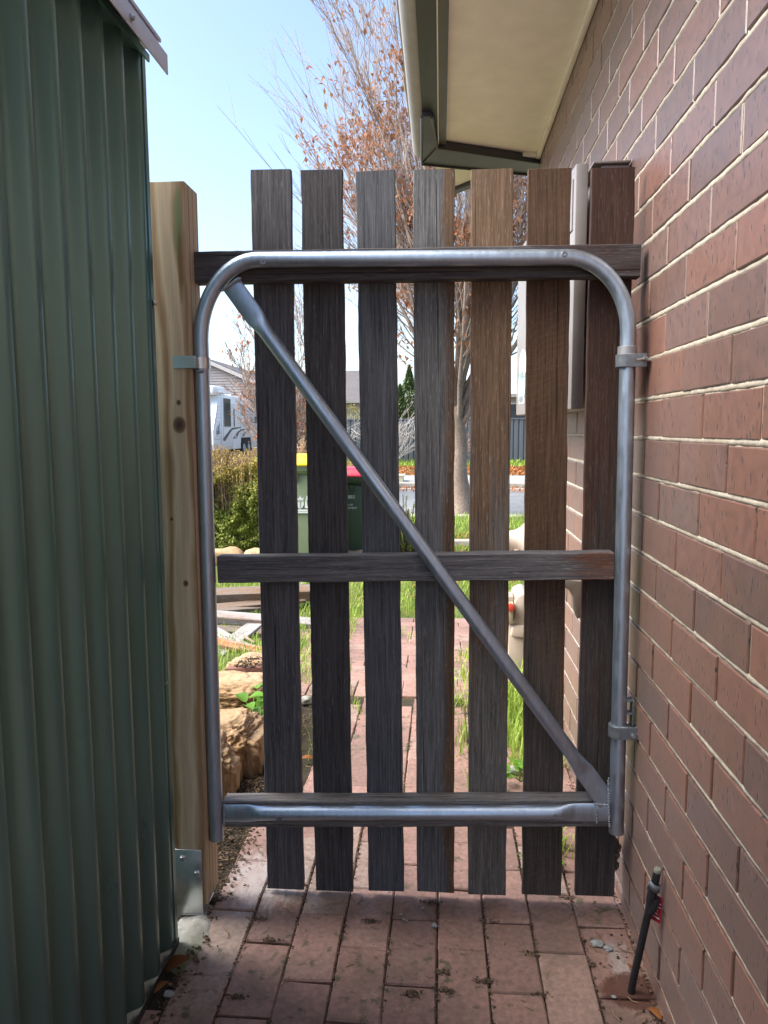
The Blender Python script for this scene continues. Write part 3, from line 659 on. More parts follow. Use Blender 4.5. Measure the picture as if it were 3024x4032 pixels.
    # screws through the tubes
    for u, v in ((569, 566), (1219, 549), (603, 1768), (1199, 1764)):
        q = onY(u, v, GY-TR*.95); mb = MB(); mb.lathe(q, (0, -1, .12), [(.0068, -.002), (.0068, .0005), (.006, .0014), (.0028, .0016), (.0022, .0004)], 16); mb.build('screw', M_DARKMETAL, gate, smooth=True)
    # latch strap gripping the left stile and reaching across the post
    q = onY(434, 785, GY); mb = MB(); hz = .0135; n = 22; ring = []
    ro, ri = TR+.0045, TR+.0004
    mb.lathe(q-Vector((0, 0, hz)), (0, 0, 1), [(ri, 0), (ro, .0008), (ro, 2*hz-.0008), (ri, 2*hz)], 28)
    xl = onY(374, 785, 1.66).x; mb.box((xl, 1.6585, q.z-hz), (q.x, 1.6615+.002, q.z+hz)); mb.hexa([(q.x-.012, 1.6605, q.z-hz), (q.x+.002, 1.678, q.z-hz), (q.x+.002, 1.684, q.z-hz), (q.x-.014, 1.6645, q.z-hz), (q.x-.012, 1.6605, q.z+hz), (q.x+.002, 1.678, q.z+hz), (q.x+.002, 1.684, q.z+hz), (q.x-.014, 1.6645, q.z+hz)])
    ls = mb.build('latch_strap', M_GALV, gate, smooth=True)
    q2 = onY(432, 801, GY-TR-.002); mb = MB(); mb.tube([q2+Vector((-.009, 0, 0)), q2+Vector((0, -.002, -.002)), q2+Vector((.010, 0, 0))], .0035, 10); mb.build('weld_bead', M_WELD, ls, smooth=True)
    # hinge clamps on the wall side
    def clamp(u, v, hz, bolt):
        q = onY(u, v, GY); mb = MB(); ro, ri = TR+.0050, TR+.0003
        mb.lathe(q-Vector((0, 0, hz)), (0, 0, 1), [(ri, 0), (ro, .0008), (ro, 2*hz-.0008), (ri, 2*hz)], 28)
        y0 = GY-TR-.005; mb.box((q.x, y0, q.z-hz), (q.x+.040, y0+.0042, q.z+hz)); mb.box((q.x+.036, y0+.0043, q.z-hz*.9), (q.x+.040, y0+.030, q.z+hz*.9))
        c = mb.build('hinge_clamp', M_DARKMETAL, gate, bevel=.0009, seg=1)
        mb = MB(); bx = q.x+.030
        if bolt: mb.tube([(bx-.017, y0-.012, q.z-.001), (bx+.006, y0-.003, q.z+.002)], .0034, 10); mb.lathe((bx+.004, y0-.002, q.z+.002), (.7, -.7, 0), [(.0075, 0), (.0075, .003), (.0045, .0035), (.0045, .006)], 6)
        else: mb.lathe((bx-.002, y0-.0005, q.z-.002), (0, -1, 0), [(.0075, 0), (.0075, .004), (.0038, .0042), (.0038, .011)], 6); 
        mb.lathe((bx, y0+.003, q.z), (1, 0, 0), [(.004, .006), (.004, max(.012, WX-bx+.012))], 10)
        mb.build('bolt', M_SCREW, c, smooth=True); return c
    c1 = clamp(1352, 780, .0145, True); c2 = clamp(1335, 1577, .0150, False)
    # grey plastic hinge spacer with ribs, between lower stile and wall
    q = onY(1352, 1540, GY+.002); mb = MB(); x1 = q.x+.0145
    mb.box((x1-.003, q.y-.014, q.z-.034), (x1, q.y+.012, q.z+.036))
    for dz in (-.033, .0, .031): mb.box((q.x-.014, q.y-.013, q.z+dz), (x1-.003, q.y+.012, q.z+dz+.0035))
    mb.build('hinge_spacer', M_DARKMETAL, c2, bevel=.0008, seg=1)
gate_build()
# mud dauber clump hanging on the wall behind the stile foot
mb = MB(); rnd = random.Random(8)
for i in range(26):
    q = onX(1334, 1812+rnd.uniform(0, 62), WX-.012); vs, fs = blob(q+Vector((rnd.uniform(-.012, .004), rnd.uniform(-.008, .008), 0)), (.006, .006, .007), i, 1, .5); mb.add(vs, fs, (.4+rnd.random()*.6, 0, 0))
for i in range(34):
    q = onX(1334, 1812+rnd.uniform(-5, 70), WX-.012); a = rnd.uniform(0, 6.3); mb.tube([q, q+Vector((math.cos(a)*.012-.006, rnd.uniform(-.01, .01), math.sin(a)*.014))], .0006, 4, col=(.7, 0, 0))
tag(mb.build('nest_clump', M_CRUMB), 'clump of mud and grass hanging on the wall below the gate stile', 'nest')
# ================================================================== ON THE HOUSE WALL
def meter_box():
    o = thing('meter_box', 'taupe electricity meter box high on the brick wall behind the gate', 'meter box', (WX-.06, 2.3, 1.23))
    y0, y1 = 1.905, 2.80; z1 = onY(1262, 352, y0).z; z0 = onY(1240, 884, y0).z
    mb = MB(); mb.box((WX-.105+.034, y0+.004, z0+.004), (WX-.0015, y1, z1-.004)); b_ = mb.build('body', M_METERSIDE, o, bevel=.004)
    xn = onY(1239, 600, y0).x; xq = onY(1115, 880, y1).x; dxy = (xq-xn)/(y1-y0)
    mb = MB(); mb.hexa([(xn, y0, z0), (xn+.030, y0, z0), (xq+.030, y1, z0), (xq, y1, z0), (xn, y0, z1), (xn+.030, y0, z1), (xq+.030, y1, z1), (xq, y1, z1)]); mb.build('door', M_METERFACE, o, bevel=.004)
    mb = MB(); mb.box((WX-.09, y0-.004, z1-.003), (WX-.002, y1, z1+.003)); mb.build('cover', M_METERSIDE, o, bevel=.002)
    # round stickers and the little printed label on the door
    def disc(y, z, ry, rz, m, name):
        mb = MB(); mb.prism([(xn+dxy*(y+ry*math.cos(a)-y0)-.0012, y+ry*math.cos(a), z+rz*math.sin(a)) for a in [i*2*math.pi/28 for i in range(28)]], (.0006, 0, 0)); mb.build(name, m, o)
    disc(2.66, 1.395, .075, .052, simple('pale_sticker', (.62, .64, .66), .4, 0, .05, 9), 'sticker')
    disc(2.68, 1.318, .08, .055, simple('teal_sticker', (.30, .52, .54), .4, 0, .1, 9), 'sticker')
    mb = MB(); mb.prism([(xn+dxy*(a-y0)-.0012, a, b) for a, b in ((2.62, 1.262), (2.73, 1.262), (2.73, 1.292), (2.62, 1.292))], (.001, 0, 0)); lb = mb.build('label', M_WHITE, o)
    mb = MB()
    for i in range(4): mb.prism([(xn+dxy*(a-y0)-.0018, a, b) for a, b in ((2.64+i*.023, 1.266), (2.65+i*.023, 1.266), (2.65+i*.023, 1.288), (2.64+i*.023, 1.288))], (.0006, 0, 0))
    mb.build('print', M_DARKMETAL, lb)
    mb = MB(); mb.box((.395, y0+.02, z0-.04), (.403, y0+.035, z0-.001)); mb.build('earth_tag', M_METERSIDE, o, bevel=.001)
    mb = MB(); mb.prism([(xn+dxy*(a-y0)-.003, a, b) for a, b in ((y0+.02, z1-.15), (y0+.09, z1-.15), (y0+.09, z1-.03), (y0+.02, z1-.03))], (.003, 0, 0))
    mb.build('hinge_plate', M_METERFACE, o)
    for a, b in ((y0+.055, z1-.06), (y0+.055, z1-.12)): mb = MB(); mb.lathe((xn+dxy*(a-y0)-.002, a, b), (-1, 0, 0), [(.006, 0), (.005, .003)], 10); mb.build('rivet', M_DARKMETAL, o)
meter_box()
mb = MB(); mb.tube([(.415, 3.50, 1.23), (.415, 3.50, .86), (.415, 3.50, .20)], .012, 16); mb.box((.40, 3.49, 1.0), (WX, 3.51, 1.02)); mb.box((.40, 3.49, .4), (WX, 3.51, .42))
tag(mb.build('conduit', simple('grey_conduit', (.32, .32, .33), .45, 0, .08, 20), smooth=True), 'thin grey conduit running down the wall below the meter box', 'conduit')
# curved cable cover lower on the wall
def cable_cover():
    m = simple('olive_grey_cover', (.155, .135, .112), .45, 0, .1, 15); Y0 = 2.55; mb = MB()
    prof = []
    for (u, v) in ((1214, 1250), (1256, 1256), (1262, 1285), (1262, 1332), (1247, 1338), (1238, 1316), (1237, 1290), (1229, 1274), (1214, 1268)):
        q = onY(u, v, 2.30); prof.append(q)
    mb.prism(prof, (0, .035, 0)); o = mb.build('cable_cover', m, bevel=.004); tag(o, 'curved olive grey cable cover on the brick wall behind the dark pickets', 'cable cover')
cable_cover()
def gas_meter():
    o = thing('gas_meter', 'beige gas meter housing standing against the house corner', 'gas meter', (.38, 3.85, gz(3.85)))
    Y = 3.80; a = lambda u, v, y=Y: onY(u, v, y)
    # lower pedestal, shoulder, cowl: shapes drawn in the Y plane and given real depth
    mb = MB(); mb.prism([a(1098, 1470), a(1096, 1350), a(1150, 1350), a(1150, 1470)], (0, .26, 0)); mb.build('pedestal', M_BEIGE, o, bevel=.012)
    mb = MB(); mb.prism([a(1103, 1375, Y-.02), a(1105, 1356, Y-.02), a(1112, 1351, Y-.02), a(1152, 1353, Y-.02), a(1152, 1382, Y-.02)], (0, .29, 0)); mb.build('shoulder', M_BEIGE, o, bevel=.01)
    mb = MB(); mb.prism([a(1109, 1352), a(1112, 1300), a(1116, 1287), a(1134, 1280), a(1155, 1290), a(1155, 1352)], (0, .24, 0)); mb.build('cowl', M_BEIGE, o, bevel=.012)
    mb = MB(); mb.prism([a(1082, 1312, Y+.03), a(1080, 1290, Y+.03), a(1110, 1288, Y+.03), a(1110, 1312, Y+.03)], (0, .12, 0)); mb.build('side_arm', M_BEIGE, o, bevel=.006)
    mb = MB(); mb.prism([a(1096, 1350, Y-.03), a(1097, 1307, Y-.03), a(1110, 1304, Y-.03), a(1108, 1346, Y-.03)], (0, .07, 0)); cl = mb.build('dial_case', simple('yellowed_clear_plastic', (.33, .30, .21), .25, 0, .15, 30), o, bevel=.003)
    q = a(1103, 1312, Y-.032); mb = MB(); mb.lathe(q, (0, -1, 0), [(.022, 0), (.020, .012), (.008, .016)], 14); mb.build('red_knob', simple('red_plastic', (.55, .06, .03), .4), cl, smooth=True)
    # regulator barrel and riser above
    z = a(1100, 1172).z; x1 = a(1116, 1172).x
    mb = MB(); mb.lathe((x1-.14, Y+.06, z), (1, 0, 0), [(.05, 0), (.052, .02), (.052, .10), (.058, .14), (.075, .17), (.10, .19), (.10, .24), (.085, .25)], 24); mb.build('regulator', M_BEIGE, o, smooth=True)
    mb = MB(); mb.tube([(x1+.085, Y+.06, z+.07), (x1+.085, Y+.06, z-.28)], .03, 14); mb.build('riser', M_BEIGE, o, smooth=True)
    mb = MB(); mb.box((x1-.01, Y+.0, z-.10), (x1+.012, Y+.012, z-.035)); mb.build('lug', M_BEIGE, o, bevel=.003)
gas_meter()
# black poly riser leaning on the wall in the near corner
def riser():
    p0 = onZ(1362, 2143, .0); p1 = onX(1421, 1878, WX-.016); d = (p1-p0)
    o = thing('riser_pipe', 'black poly riser pipe leaning on the brick wall with a red tag', 'pipe', p0)
    mb = MB(); mb.tube([p0+d*(i/8)+Vector((0, 0, -.01 if i == 0 else 0)) for i in range(9)], .0075, 18); mb.tube([p1-d*.26, p1-d*.20+Vector((-.001, -.001, 0)), p1-d*.14], .0095, 16); mb.build('pipe', M_BLACKP, o, smooth=True)
    mb = MB(); mb.lathe(p1, d, [(.0076, -.006), (.0078, .0), (.006, .0025), (.003, .003)], 16); mb.build('end_cap', simple('grey_green_cap', (.16, .17, .14), .6), o, smooth=True)
    mb = MB(); c = p1-d*.15; dn = d.normalized(); sd_ = Vector((.55, -.83, 0)); sd_ = (sd_-dn*sd_.dot(dn)).normalized(); n = 30; rings = []
    for i in range(n+1):      # ratchet clip: a wide band wound one and a bit turns with a tail against the wall
        a = -2.0+i/n*5.2; r = .0112+.0030*i/n; e = dn.cross(sd_)
        c2 = c+dn*(.012-.016*i/n); q = c2+sd_*(r*math.cos(a))+e*(r*math.sin(a)); rings.append(q)
    vs = []; fs = []
    for q in rings: vs += [q+dn*.0075, q-dn*.0075]
    for i in range(n): fs.append((2*i, 2*i+1, 2*i+3, 2*i+2))
    mb.add(vs, fs); cl = mb.build('clip', M_DARKMETAL, o, smooth='all', fix=False)
    md = cl.modifiers.new('thick', 'SOLIDIFY'); md.thickness = .0022
    mb = MB(); mb.lathe(p1-d*.33+Vector((.004, -.004, 0)), (.2, -.2, .95), [(.007, 0), (.008, .01), (.008, .03), (.006, .036)], 12); mb.build('elbow', M_BLACKP, o, smooth=True)
    t0 = onX(1418, 1962, WX-.012); mb = MB(); hw, hh = .013, .028
    ty = Vector((.62, -.78, 0)); tz = Vector((.05, 0, 1)).normalized()
    P = [t0+ty*a*hw+tz*b*hh for a, b in ((-1, -1), (1, -1), (1, 1), (-1, 1))]; mb.prism(P, (-.0009, -.0007, 0)); tg = mb.build('tag', simple('dark_red_tag', (.30, .018, .03), .4, 0, .1, 30), o, bevel=.0004, seg=1)
    mb = MB(); rnd = random.Random(2)
    for i in range(5):
        b = .5-.28*i; l0, l1 = -.8, rnd.uniform(.3, .85)
        q = [t0+ty*l0*hw+tz*(b*hh)+Vector((-.0016, -.0013, 0)), t0+ty*l1*hw+tz*(b*hh)+Vector((-.0016, -.0013, 0))]; mb.tube(q, .0009, 4)
    mb.build('print', M_WHITE, tg)
    mb = MB(); mb.tube([t0+tz*hh, t0+tz*(hh+.008)+Vector((-.004, 0, 0)), p1-d*.36+Vector((.004, 0, 0))], .0012, 6); mb.build('tie', simple('cream_tie', (.4, .38, .25), .5), tg, smooth=True)
riser()

# ================================================================== LOOSE THINGS ON THE PAVING
M_STONE = mat_ground('pale_stone', (.16, .17, .17), (.44, .46, .46), (.34, .34, .32), 260, .5)
M_SANDST = mat_ground('sandstone', (.24, .15, .08), (.52, .39, .26), (.40, .25, .13), 26, 1.)
def stone(u, v, r, label, mat=None, seed=1, flat=.55, group='loose stones on the paving'):
    q = onG(u, v); mb = MB(); vs, fs = blob(q+Vector((0, 0, r*flat*.6)), (r, r*.8, r*flat), seed, 3, .4, 1.4); mb.add(vs, fs)
    return tag(mb.build('stone', mat or M_STONE, smooth='all'), label, 'stone', group)
stone(1291, 2041, .0145, 'grey dark spotted stone, largest on the pavers beside the wall', seed=2, flat=.4)
stone(1314, 2052, .0095, 'small pale grey stone next to the spotted one', seed=4, flat=.6)
stone(939, 2002, .0072, 'grey pebble standing in a paver joint mid path', seed=6, flat=.7)
stone(866, 1977, .0048, 'tiny pale chip on the paver below the middle picket', seed=7)
stone(872, 1987, .0036, 'smallest white chip on the joint below the middle picket', seed=8)
stone(879, 1990, .0034, 'white chip right of the pair below the middle picket', seed=9)
stone(913, 1963, .0040, 'pale chip close under the fourth picket', seed=10)
stone(1329, 1955, .0055, 'pale chip in the litter at the wall under the stile', seed=12)
stone(1326, 2215-60, .0046, 'little grey chip beside the rust stain', seed=13)
stone(1442, 2125, .026, 'flat brown stone wedged at the foot of the black riser', M_SANDST, 14, .35)
stone(175+190, 2170-20, .011, 'pale grit lump at the shed foot between two leaves', seed=15)
M_LEAF = mat_leafy('dry_leaf', (.13, .045, .015), (.30, .115, .035), .2, .6)
def leaf_mesh(mb, c, L, W, yaw, tilt, curl, col, n=6):
    vs = []; fs = []; R = Matrix.Rotation(yaw, 3, 'Z') @ Matrix.Rotation(tilt, 3, 'Y')
    for i in range(n+1):
        t = i/n; wd = W*math.sin(math.pi*min(1, t*.92+.06))**.8*(1-.25*t); zz = curl*L*math.sin(math.pi*t)
        for s_ in (-1, 0, 1): vs.append(Vector(c)+R @ Vector((L*(t-.5), s_*wd/2, zz+abs(s_)*wd*.22)))
    for i in range(n):
        for k in (0, 1): fs.append((i*3+k, i*3+k+1, i*3+k+4, i*3+k+3))
    mb.add(vs, fs, col)
def dead_leaf(u, v, L, W, yaw, tilt, label, col, lift=.006):
    q = onG(u, v); q.z += lift; mb = MB(); leaf_mesh(mb, q, L, W, yaw, tilt, .12, (col, 0, 0), 10); o = mb.build('dead_leaf', M_LEAF, smooth='all', fix=False)
    md = o.modifiers.new('thick', 'SOLIDIFY'); md.thickness = .0006
    return tag(o, label, 'leaf', 'dead leaves on the ground')
dead_leaf(385, 2100, .058, .042, .5, -.35, 'largest curled brown leaf against the shed base channel', .25, .014)
dead_leaf(350, 2142, .034, .018, .9, -.2, 'orange brown leaf lower down beside the shed base', .85, .010)
dead_leaf(1413, 2196, .040, .020, 2.0, .15, 'orange serrated leaf lying by the wall near the riser pipe', .95, .006)
dead_leaf(1362, 2098, .026, .018, 1.3, .5, 'pale brown leaf on edge between riser pipe and wall', .6, .010)
dead_leaf(668, 1648, .06, .032, .3, .3, 'tan leaf on the mulch behind the second picket', .7, .010)
dead_leaf(1120, 1465+10, .05, .03, 2.3, .2, 'tan leaf in the grass strip by the house wall', .5, .02)

# ================================================================== BEYOND THE GATE: rocks, timber, brick
def rock(c, r, seed, label, crisp=.3, sub=6):
    mb = MB(); vs, fs = blob(c, r, seed, sub, .32, 1.25, crisp=crisp); mb.add(vs, fs); o = mb.build('rock', M_SANDST, smooth='all'); tag(o, label, 'rock', 'sandstone edging rocks'); return o
rock((-.93, 3.02, .03), (.27, .15, .095), 3, 'long low tan rock behind the red brick corner', .2)
rock((-.78, 2.50, .035), (.15, .12, .13), 5, 'blocky orange brown rock with a flat top, tallest of the edging', .55)
rock((-.80, 2.29, .045), (.135, .085, .125), 7, 'rounded rock right behind the pine post, nearest the gate', .4)
rock((-.86, 2.0, .03), (.18, .11, .11), 9, 'low rock beside the post foot', .3)
rock((-.90, 3.5, .015), (.13, .1, .06), 12, 'small rock under the bark covered red brick', .3)
M_OLDB = simple('old_red_brick', (.17, .075, .055), .8, 0, .25, 40, .5)
a_ = onY(540, 1462, 3.45); mb = MB(); mb.hexa([(a_.x-.10, 3.36, .0), (a_.x+.13, 3.40, .0), (a_.x+.11, 3.52, .01), (a_.x-.06, 3.50, .01), (a_.x-.10, 3.36, .055), (a_.x+.13, 3.40, .055), (a_.x+.11, 3.52, .065), (a_.x-.06, 3.50, .065)])
br = mb.build('loose_brick', M_OLDB, bevel=.005); tag(br, 'loose red brick with bark chips on top lying on a rock', 'brick')
mb = MB(); rnd = random.Random(4)
for i in range(190):
    x, y = a_.x+rnd.uniform(-.05, .11), rnd.uniform(3.38, 3.5); L = rnd.uniform(.006, .02); a = rnd.uniform(0, 6.3); z = .058+(y-3.38)*.08
    mb.tube([(x, y, z), (x+L*math.cos(a), y+L*math.sin(a), z+.004)], .003, 4, col=(rnd.random()*.4, 0, 0))
mb.build('bark_chips', M_CRUMB, br)
# pile of old palings and rails on the lawn
M_OLDT = timber('silver_old_timber', (.17, .15, .135), (.50, .48, .46), (.26, .14, .07), -.05, bs=.9)
M_OLDT2 = timber('brown_old_timber', (.09, .065, .05), (.30, .25, .21), (.22, .12, .06), .05, bs=.9)
M_OLDO = timber('orange_split_timber', (.18, .13, .10), (.50, .46, .42), (.42, .17, .05), .10, bs=.9)
def pile(u0, v0, u1, v1, Y0, Y1, w_, t_, mat, label, seed, ext0=.9, ext1=.15, up=(0, -.15, 1), g='discarded fence timbers in the pile'):
    p, q = onY(u0, v0, Y0), onY(u1, v1, Y1); d = (q-p).normalized()
    return tag(plank(p-d*ext0, q+d*ext1, w_, t_, up, 'old_timber', mat, None, seed, 24, .003, .003), label, 'timber', g)
pile(470, 1288, 566, 1284, 4.95, 5.05, .15, .075, M_OLDT2, 'thick post with silver top, topmost of the timber pile', 31, .9, .35)
pile(470, 1312, 566, 1303, 4.80, 4.95, .10, .022, M_OLDT2, 'thin paling under the thick post', 32, .8, .3)
pile(470, 1320, 566, 1312, 4.70, 4.95, .10, .030, M_OLDT2, 'brown paling slanting below the thin one', 33, .9, .1)
pile(470, 1333, 566, 1340, 4.45, 4.50, .11, .045, M_OLDT, 'silver rail with two nails standing in it', 34, .8, .4)
pile(470, 1361, 566, 1366, 4.32, 4.36, .09, .030, M_OLDT2, 'dark edged paling under the crossing board', 35, .7, .4)
pile(488, 1398, 548, 1352, 4.02, 4.42, .10, .022, M_OLDT, 'white rough board crossing the pile diagonally', 36, .15, .12, (0, -.5, 1))
pile(470, 1366, 514, 1390, 4.25, 4.10, .07, .020, M_OLDT, 'grey offcut under the diagonal board', 37, .5, .1)
pile(470, 1388, 566, 1409, 4.00, 3.98, .085, .028, M_OLDO, 'silver paling with orange split edge, nearest in the pile', 38, .7, .35)
pile(533, 1378, 545, 1386, 4.15, 4.12, .014, .014, M_OLDO, 'short orange stick poking out of the pile', 39, .02, .02)
pile(641, 1268, 653, 1262, 5.9, 6.05, .05, .03, M_OLDO, 'stray tan offcut on the lawn behind the first two pickets', 40, .05, .08)

# ================================================================== BINS
M_BINY = simple('sun_faded_green_bin', (.21, .26, .155), .5, 0, .12, 9)
M_BINR = simple('dark_green_bin', (.036, .062, .045), .45, 0, .12, 9)
M_YEL = simple('yellow_lid', (.78, .52, .008), .4, 0, .04, 9); M_RED = simple('red_lid', (.56, .022, .055), .4, 0, .05, 9)
M_TYRE = simple('black_rubber', (.02, .02, .02), .8, 0, .2, 30)
def wheelie_bin(cx, cy, W, Dp, Hh, body, lid, label, yaw=0.0):
    z0 = gz(cy); o = thing('wheelie_bin', label, 'bin', (cx, cy, z0), 'council wheelie bins by the hedge')
    hb, ht = Hh*.915, Hh; wb, wt = W*.80/2, W*.90/2; db, dt = Dp*.62/2, Dp*.86/2
    mb = MB(); mb.hexa([(-wb, -db, .06), (wb, -db, .06), (wb, db*.9, .06), (-wb, db*.9, .06), (-wt, -dt, hb-.07), (wt, -dt, hb-.07), (wt, dt, hb-.07), (-wt, dt, hb-.07)])
    b_ = mb.build('body', body, o, bevel=.03, seg=3)
    mb = MB(); mb.hexa([(-W/2, -Dp/2, hb-.045), (W/2, -Dp/2, hb-.045), (W/2, Dp/2-.03, hb-.045), (-W/2, Dp/2-.03, hb-.045), (-W/2-.004, -Dp/2-.004, hb), (W/2+.004, -Dp/2-.004, hb), (W/2+.004, Dp/2-.03, hb), (-W/2-.004, Dp/2-.03, hb)])
    mb.hexa([(-wt-.003, -dt-.004, hb-.075), (wt+.003, -dt-.004, hb-.075), (wt, dt, hb-.075), (-wt, dt, hb-.075), (-W/2+.012, -Dp/2+.012, hb-.046), (W/2-.012, -Dp/2+.012, hb-.046), (W/2-.012, Dp/2-.04, hb-.046), (-W/2+.012, Dp/2-.04, hb-.046)])
    mb.build('rim', body, o, bevel=.006)
    mb = MB()
    for x in (-.06, W*.16): mb = MB(); mb.prism([(x, -dt-.03, hb-.074), (x+.05, -dt-.03, hb-.074), (x+.03, -dt-.006, hb-.15)], (.0, .04, 0)); mb.build('gusset', body, o)
    mb = MB(); mb.hexa([(-W/2-.006, -Dp/2-.006, hb+.001), (W/2+.006, -Dp/2-.006, hb+.001), (W/2+.006, Dp/2-.02, hb+.001), (-W/2-.006, Dp/2-.02, hb+.001), (-W/2+.03, -Dp/2+.05, ht), (W/2-.03, -Dp/2+.05, ht), (W/2-.03, Dp/2-.05, ht), (-W/2+.03, Dp/2-.05, ht)]); ld = mb.build('lid', lid, o, bevel=.018, seg=3)
    mb = MB(); mb.box((-W*.2, -Dp/2-.035, hb+.004), (W*.2, -Dp/2-.004, hb+.022)); mb.build('lip', lid, ld, bevel=.006)
    mb = MB(); mb.tube([(-W*.36, Dp/2+.03, hb-.02), (W*.36, Dp/2+.03, hb-.02)], .014, 12); mb.build('handle', body, o, smooth=True)
    for sx in (-1, 1):
        mb = MB(); mb.lathe((sx*W*.40-.025, db+.03, .10), (1, 0, 0), [(.04, 0), (.095, .004), (.10, .012), (.10, .038), (.095, .046), (.04, .05)], 20); mb.build('wheel', M_TYRE, o, smooth=True)
    for c in o.children: c.location = c.location+o.location        # parts were drawn round the origin
    o.rotation_euler.z = yaw; return o, dt, hb
def _fix(o): pass
yb, ydt, yhb = wheelie_bin(-1.253, 6.9, .575, .73, 1.062, M_BINY, M_YEL, 'sun faded green wheelie bin with yellow lid and white crest')
rb, rdt, rhb = wheelie_bin(-.80, 7.25, .505, .55, .935, M_BINR, M_RED, 'dark green wheelie bin with red lid and white lettering')
M_PRINT = simple('white_print', (.62, .63, .62), .6, 0, .05, 50)
def crest(root, dt, hb):
    # a coat of arms in one colour: crown and finial, shield, a bird each side, ground and motto scroll
    y = -dt*.985+.016; z = hb-.335; s_ = .092; mb = MB()
    def poly(p): mb.prism([(x*s_, y, z+zz*s_) for x, zz in p], (0, .004, 0))
    poly([(-.34, .25), (.34, .25), (.34, -.15), (.2, -.42), (0, -.58), (-.2, -.42), (-.34, -.15)])
    poly([(-.30, .32), (.30, .32), (.36, .58), (.18, .46), (.0, .66), (-.18, .46), (-.36, .58)])
    poly([(-.09, .68), (.09, .68), (.13, .86), (.06, 1.0), (0, 1.2), (-.06, 1.0), (-.13, .86)])
    for m_ in (-1, 1):
        poly([(m_*x, zz) for x, zz in ((.44, -.45), (.46, .1), (.62, .55), (.58, .70), (.74, .74), (.92, .50), (.98, .05), (.86, -.30), (.74, -.52))])
        poly([(m_*x, zz) for x, zz in ((.95, -.2), (1.12, -.5), (1.0, -.6), (.85, -.35))])
    poly([(-1.0, -.62), (1.0, -.62), (1.1, -.80), (-1.1, -.80)]); poly([(-.9, -.84), (.9, -.84), (.95, -.98), (-.95, -.98)])
    o = mb.build('crest', M_PRINT, root, loc=(0, y, z)); o.location = Vector((0, y, z))
    # dark lines inside so that it reads as a drawing
    for p in ([(-.27, .2), (.27, .2), (.27, .12), (-.27, .12)], [(-.05, .11), (.05, .11), (.05, -.45), (-.05, -.45)], [(.6, .3), (.7, .35), (.78, -.2), (.7, -.3)], [(-.6, .3), (-.7, .35), (-.78, -.2), (-.7, -.3)]):
        mb = MB(); mb.prism([(x*s_, y-.002, z+zz*s_) for x, zz in p], (0, .0015, 0)); i = mb.build('crest_line', M_BINY, o, loc=(0, y, z)); i.location = Vector((0, 0, 0))
crest(yb, ydt, yhb)
def bintext(root, dt, hb, txt, dz, h, dx):
    o = text_mesh(txt, 'lettering', M_PRINT, root, (0, 0, 0), (1, 0, 0), (0, -.091, 1), h, thick=.001, align='RIGHT'); o.location = Vector((dx, -dt+.091*(dz+.02)-.004, hb-.09-dz))
_q = onY(769, 1100, 7.25-rdt).x+.80
bintext(rb, rdt, rhb, '8883', .115, .045, _q-.01); bintext(rb, rdt, rhb, 'CITY OF', .185, .026, _q-.03); bintext(rb, rdt, rhb, 'GOVERNMENT', .215, .026, _q+.01)

# ================================================================== VEGETATION
rnd = random.Random(21)
def grass_patch(name, pts, mat, h0, h1, w_=.004, lean=.5, seed=1):
    r = np.random.RandomState(seed); n = len(pts); P = np.array(pts)
    H_ = r.uniform(h0, h1, n); yaw = r.uniform(0, 2*np.pi, n); ln = r.uniform(.1, lean, n)*H_; wd = w_*r.uniform(.6, 1.3, n)
    dx, dy = np.cos(yaw), np.sin(yaw); sx, sy = -dy, dx; vs = np.zeros((n, 5, 3))
    vs[:, 0] = P+np.stack([sx*wd/2, sy*wd/2, 0*wd], 1); vs[:, 1] = P-np.stack([sx*wd/2, sy*wd/2, 0*wd], 1)
    mid = P+np.stack([dx*ln*.4, dy*ln*.4, H_*.62], 1)
    vs[:, 2] = mid-np.stack([sx*wd*.4, sy*wd*.4, 0*wd], 1); vs[:, 3] = mid+np.stack([sx*wd*.4, sy*wd*.4, 0*wd], 1)
    vs[:, 4] = P+np.stack([dx*ln, dy*ln, H_*r.uniform(.75, 1, n)], 1)
    b = (np.arange(n)*5)[:, None]; quads = b+np.array([[0, 1, 2, 3]]); tris = b+np.array([[3, 2, 4]])
    me = bpy.data.meshes.new(name); me.vertices.add(n*5); me.vertices.foreach_set('co', vs.reshape(-1))
    me.loops.add(n*7); li = np.concatenate([quads, tris], 1).reshape(-1); me.loops.foreach_set('vertex_index', li)
    me.polygons.add(n*2); st = (np.arange(n)*7)[:, None]+np.array([[0, 4]]); me.polygons.foreach_set('loop_start', st.reshape(-1)); me.polygons.foreach_set('loop_total', np.tile([4, 3], n))
    me.update(calc_edges=True); at = me.color_attributes.new('tint', 'FLOAT_COLOR', 'CORNER'); c = r.rand(n); col = np.ones((n, 7, 4)); col[:, :, 0] = c[:, None]; at.data.foreach_set('color', col.reshape(-1))
    me.materials.append(mat); o = bpy.data.objects.new(name, me); COL.objects.link(o); return tag(o, kind='stuff')
M_GRASS = mat_leafy('grass_blade', (.15, .26, .03), (.36, .46, .085), .4, .55)
M_DRYG = mat_leafy('dry_grass_blade', (.26, .20, .08), (.42, .33, .14), .3, .7)
r = np.random.RandomState(3)
def scatter(n, x0, x1, y0, y1, test=None, dz=0.0):
    x = r.uniform(x0, x1, n); y = y0+(y1-y0)*r.rand(n)**1.25
    pts = [(a, b, gz(b)-.012+dz) for a, b in zip(x, y) if test is None or test(a, b)]; return pts
def on_lawn(a, b):
    if b < 4.85 and a > -.52 and a < .24: return False
    if b < 3.4 and a > -.95: return False
    if b > 4.0 and b < 5.2 and a < -1.6: return False
    if a > .2 and b < 4.9: return False
    return mnoise.noise(Vector((a*1.7, b*1.7, 0))) > -.38
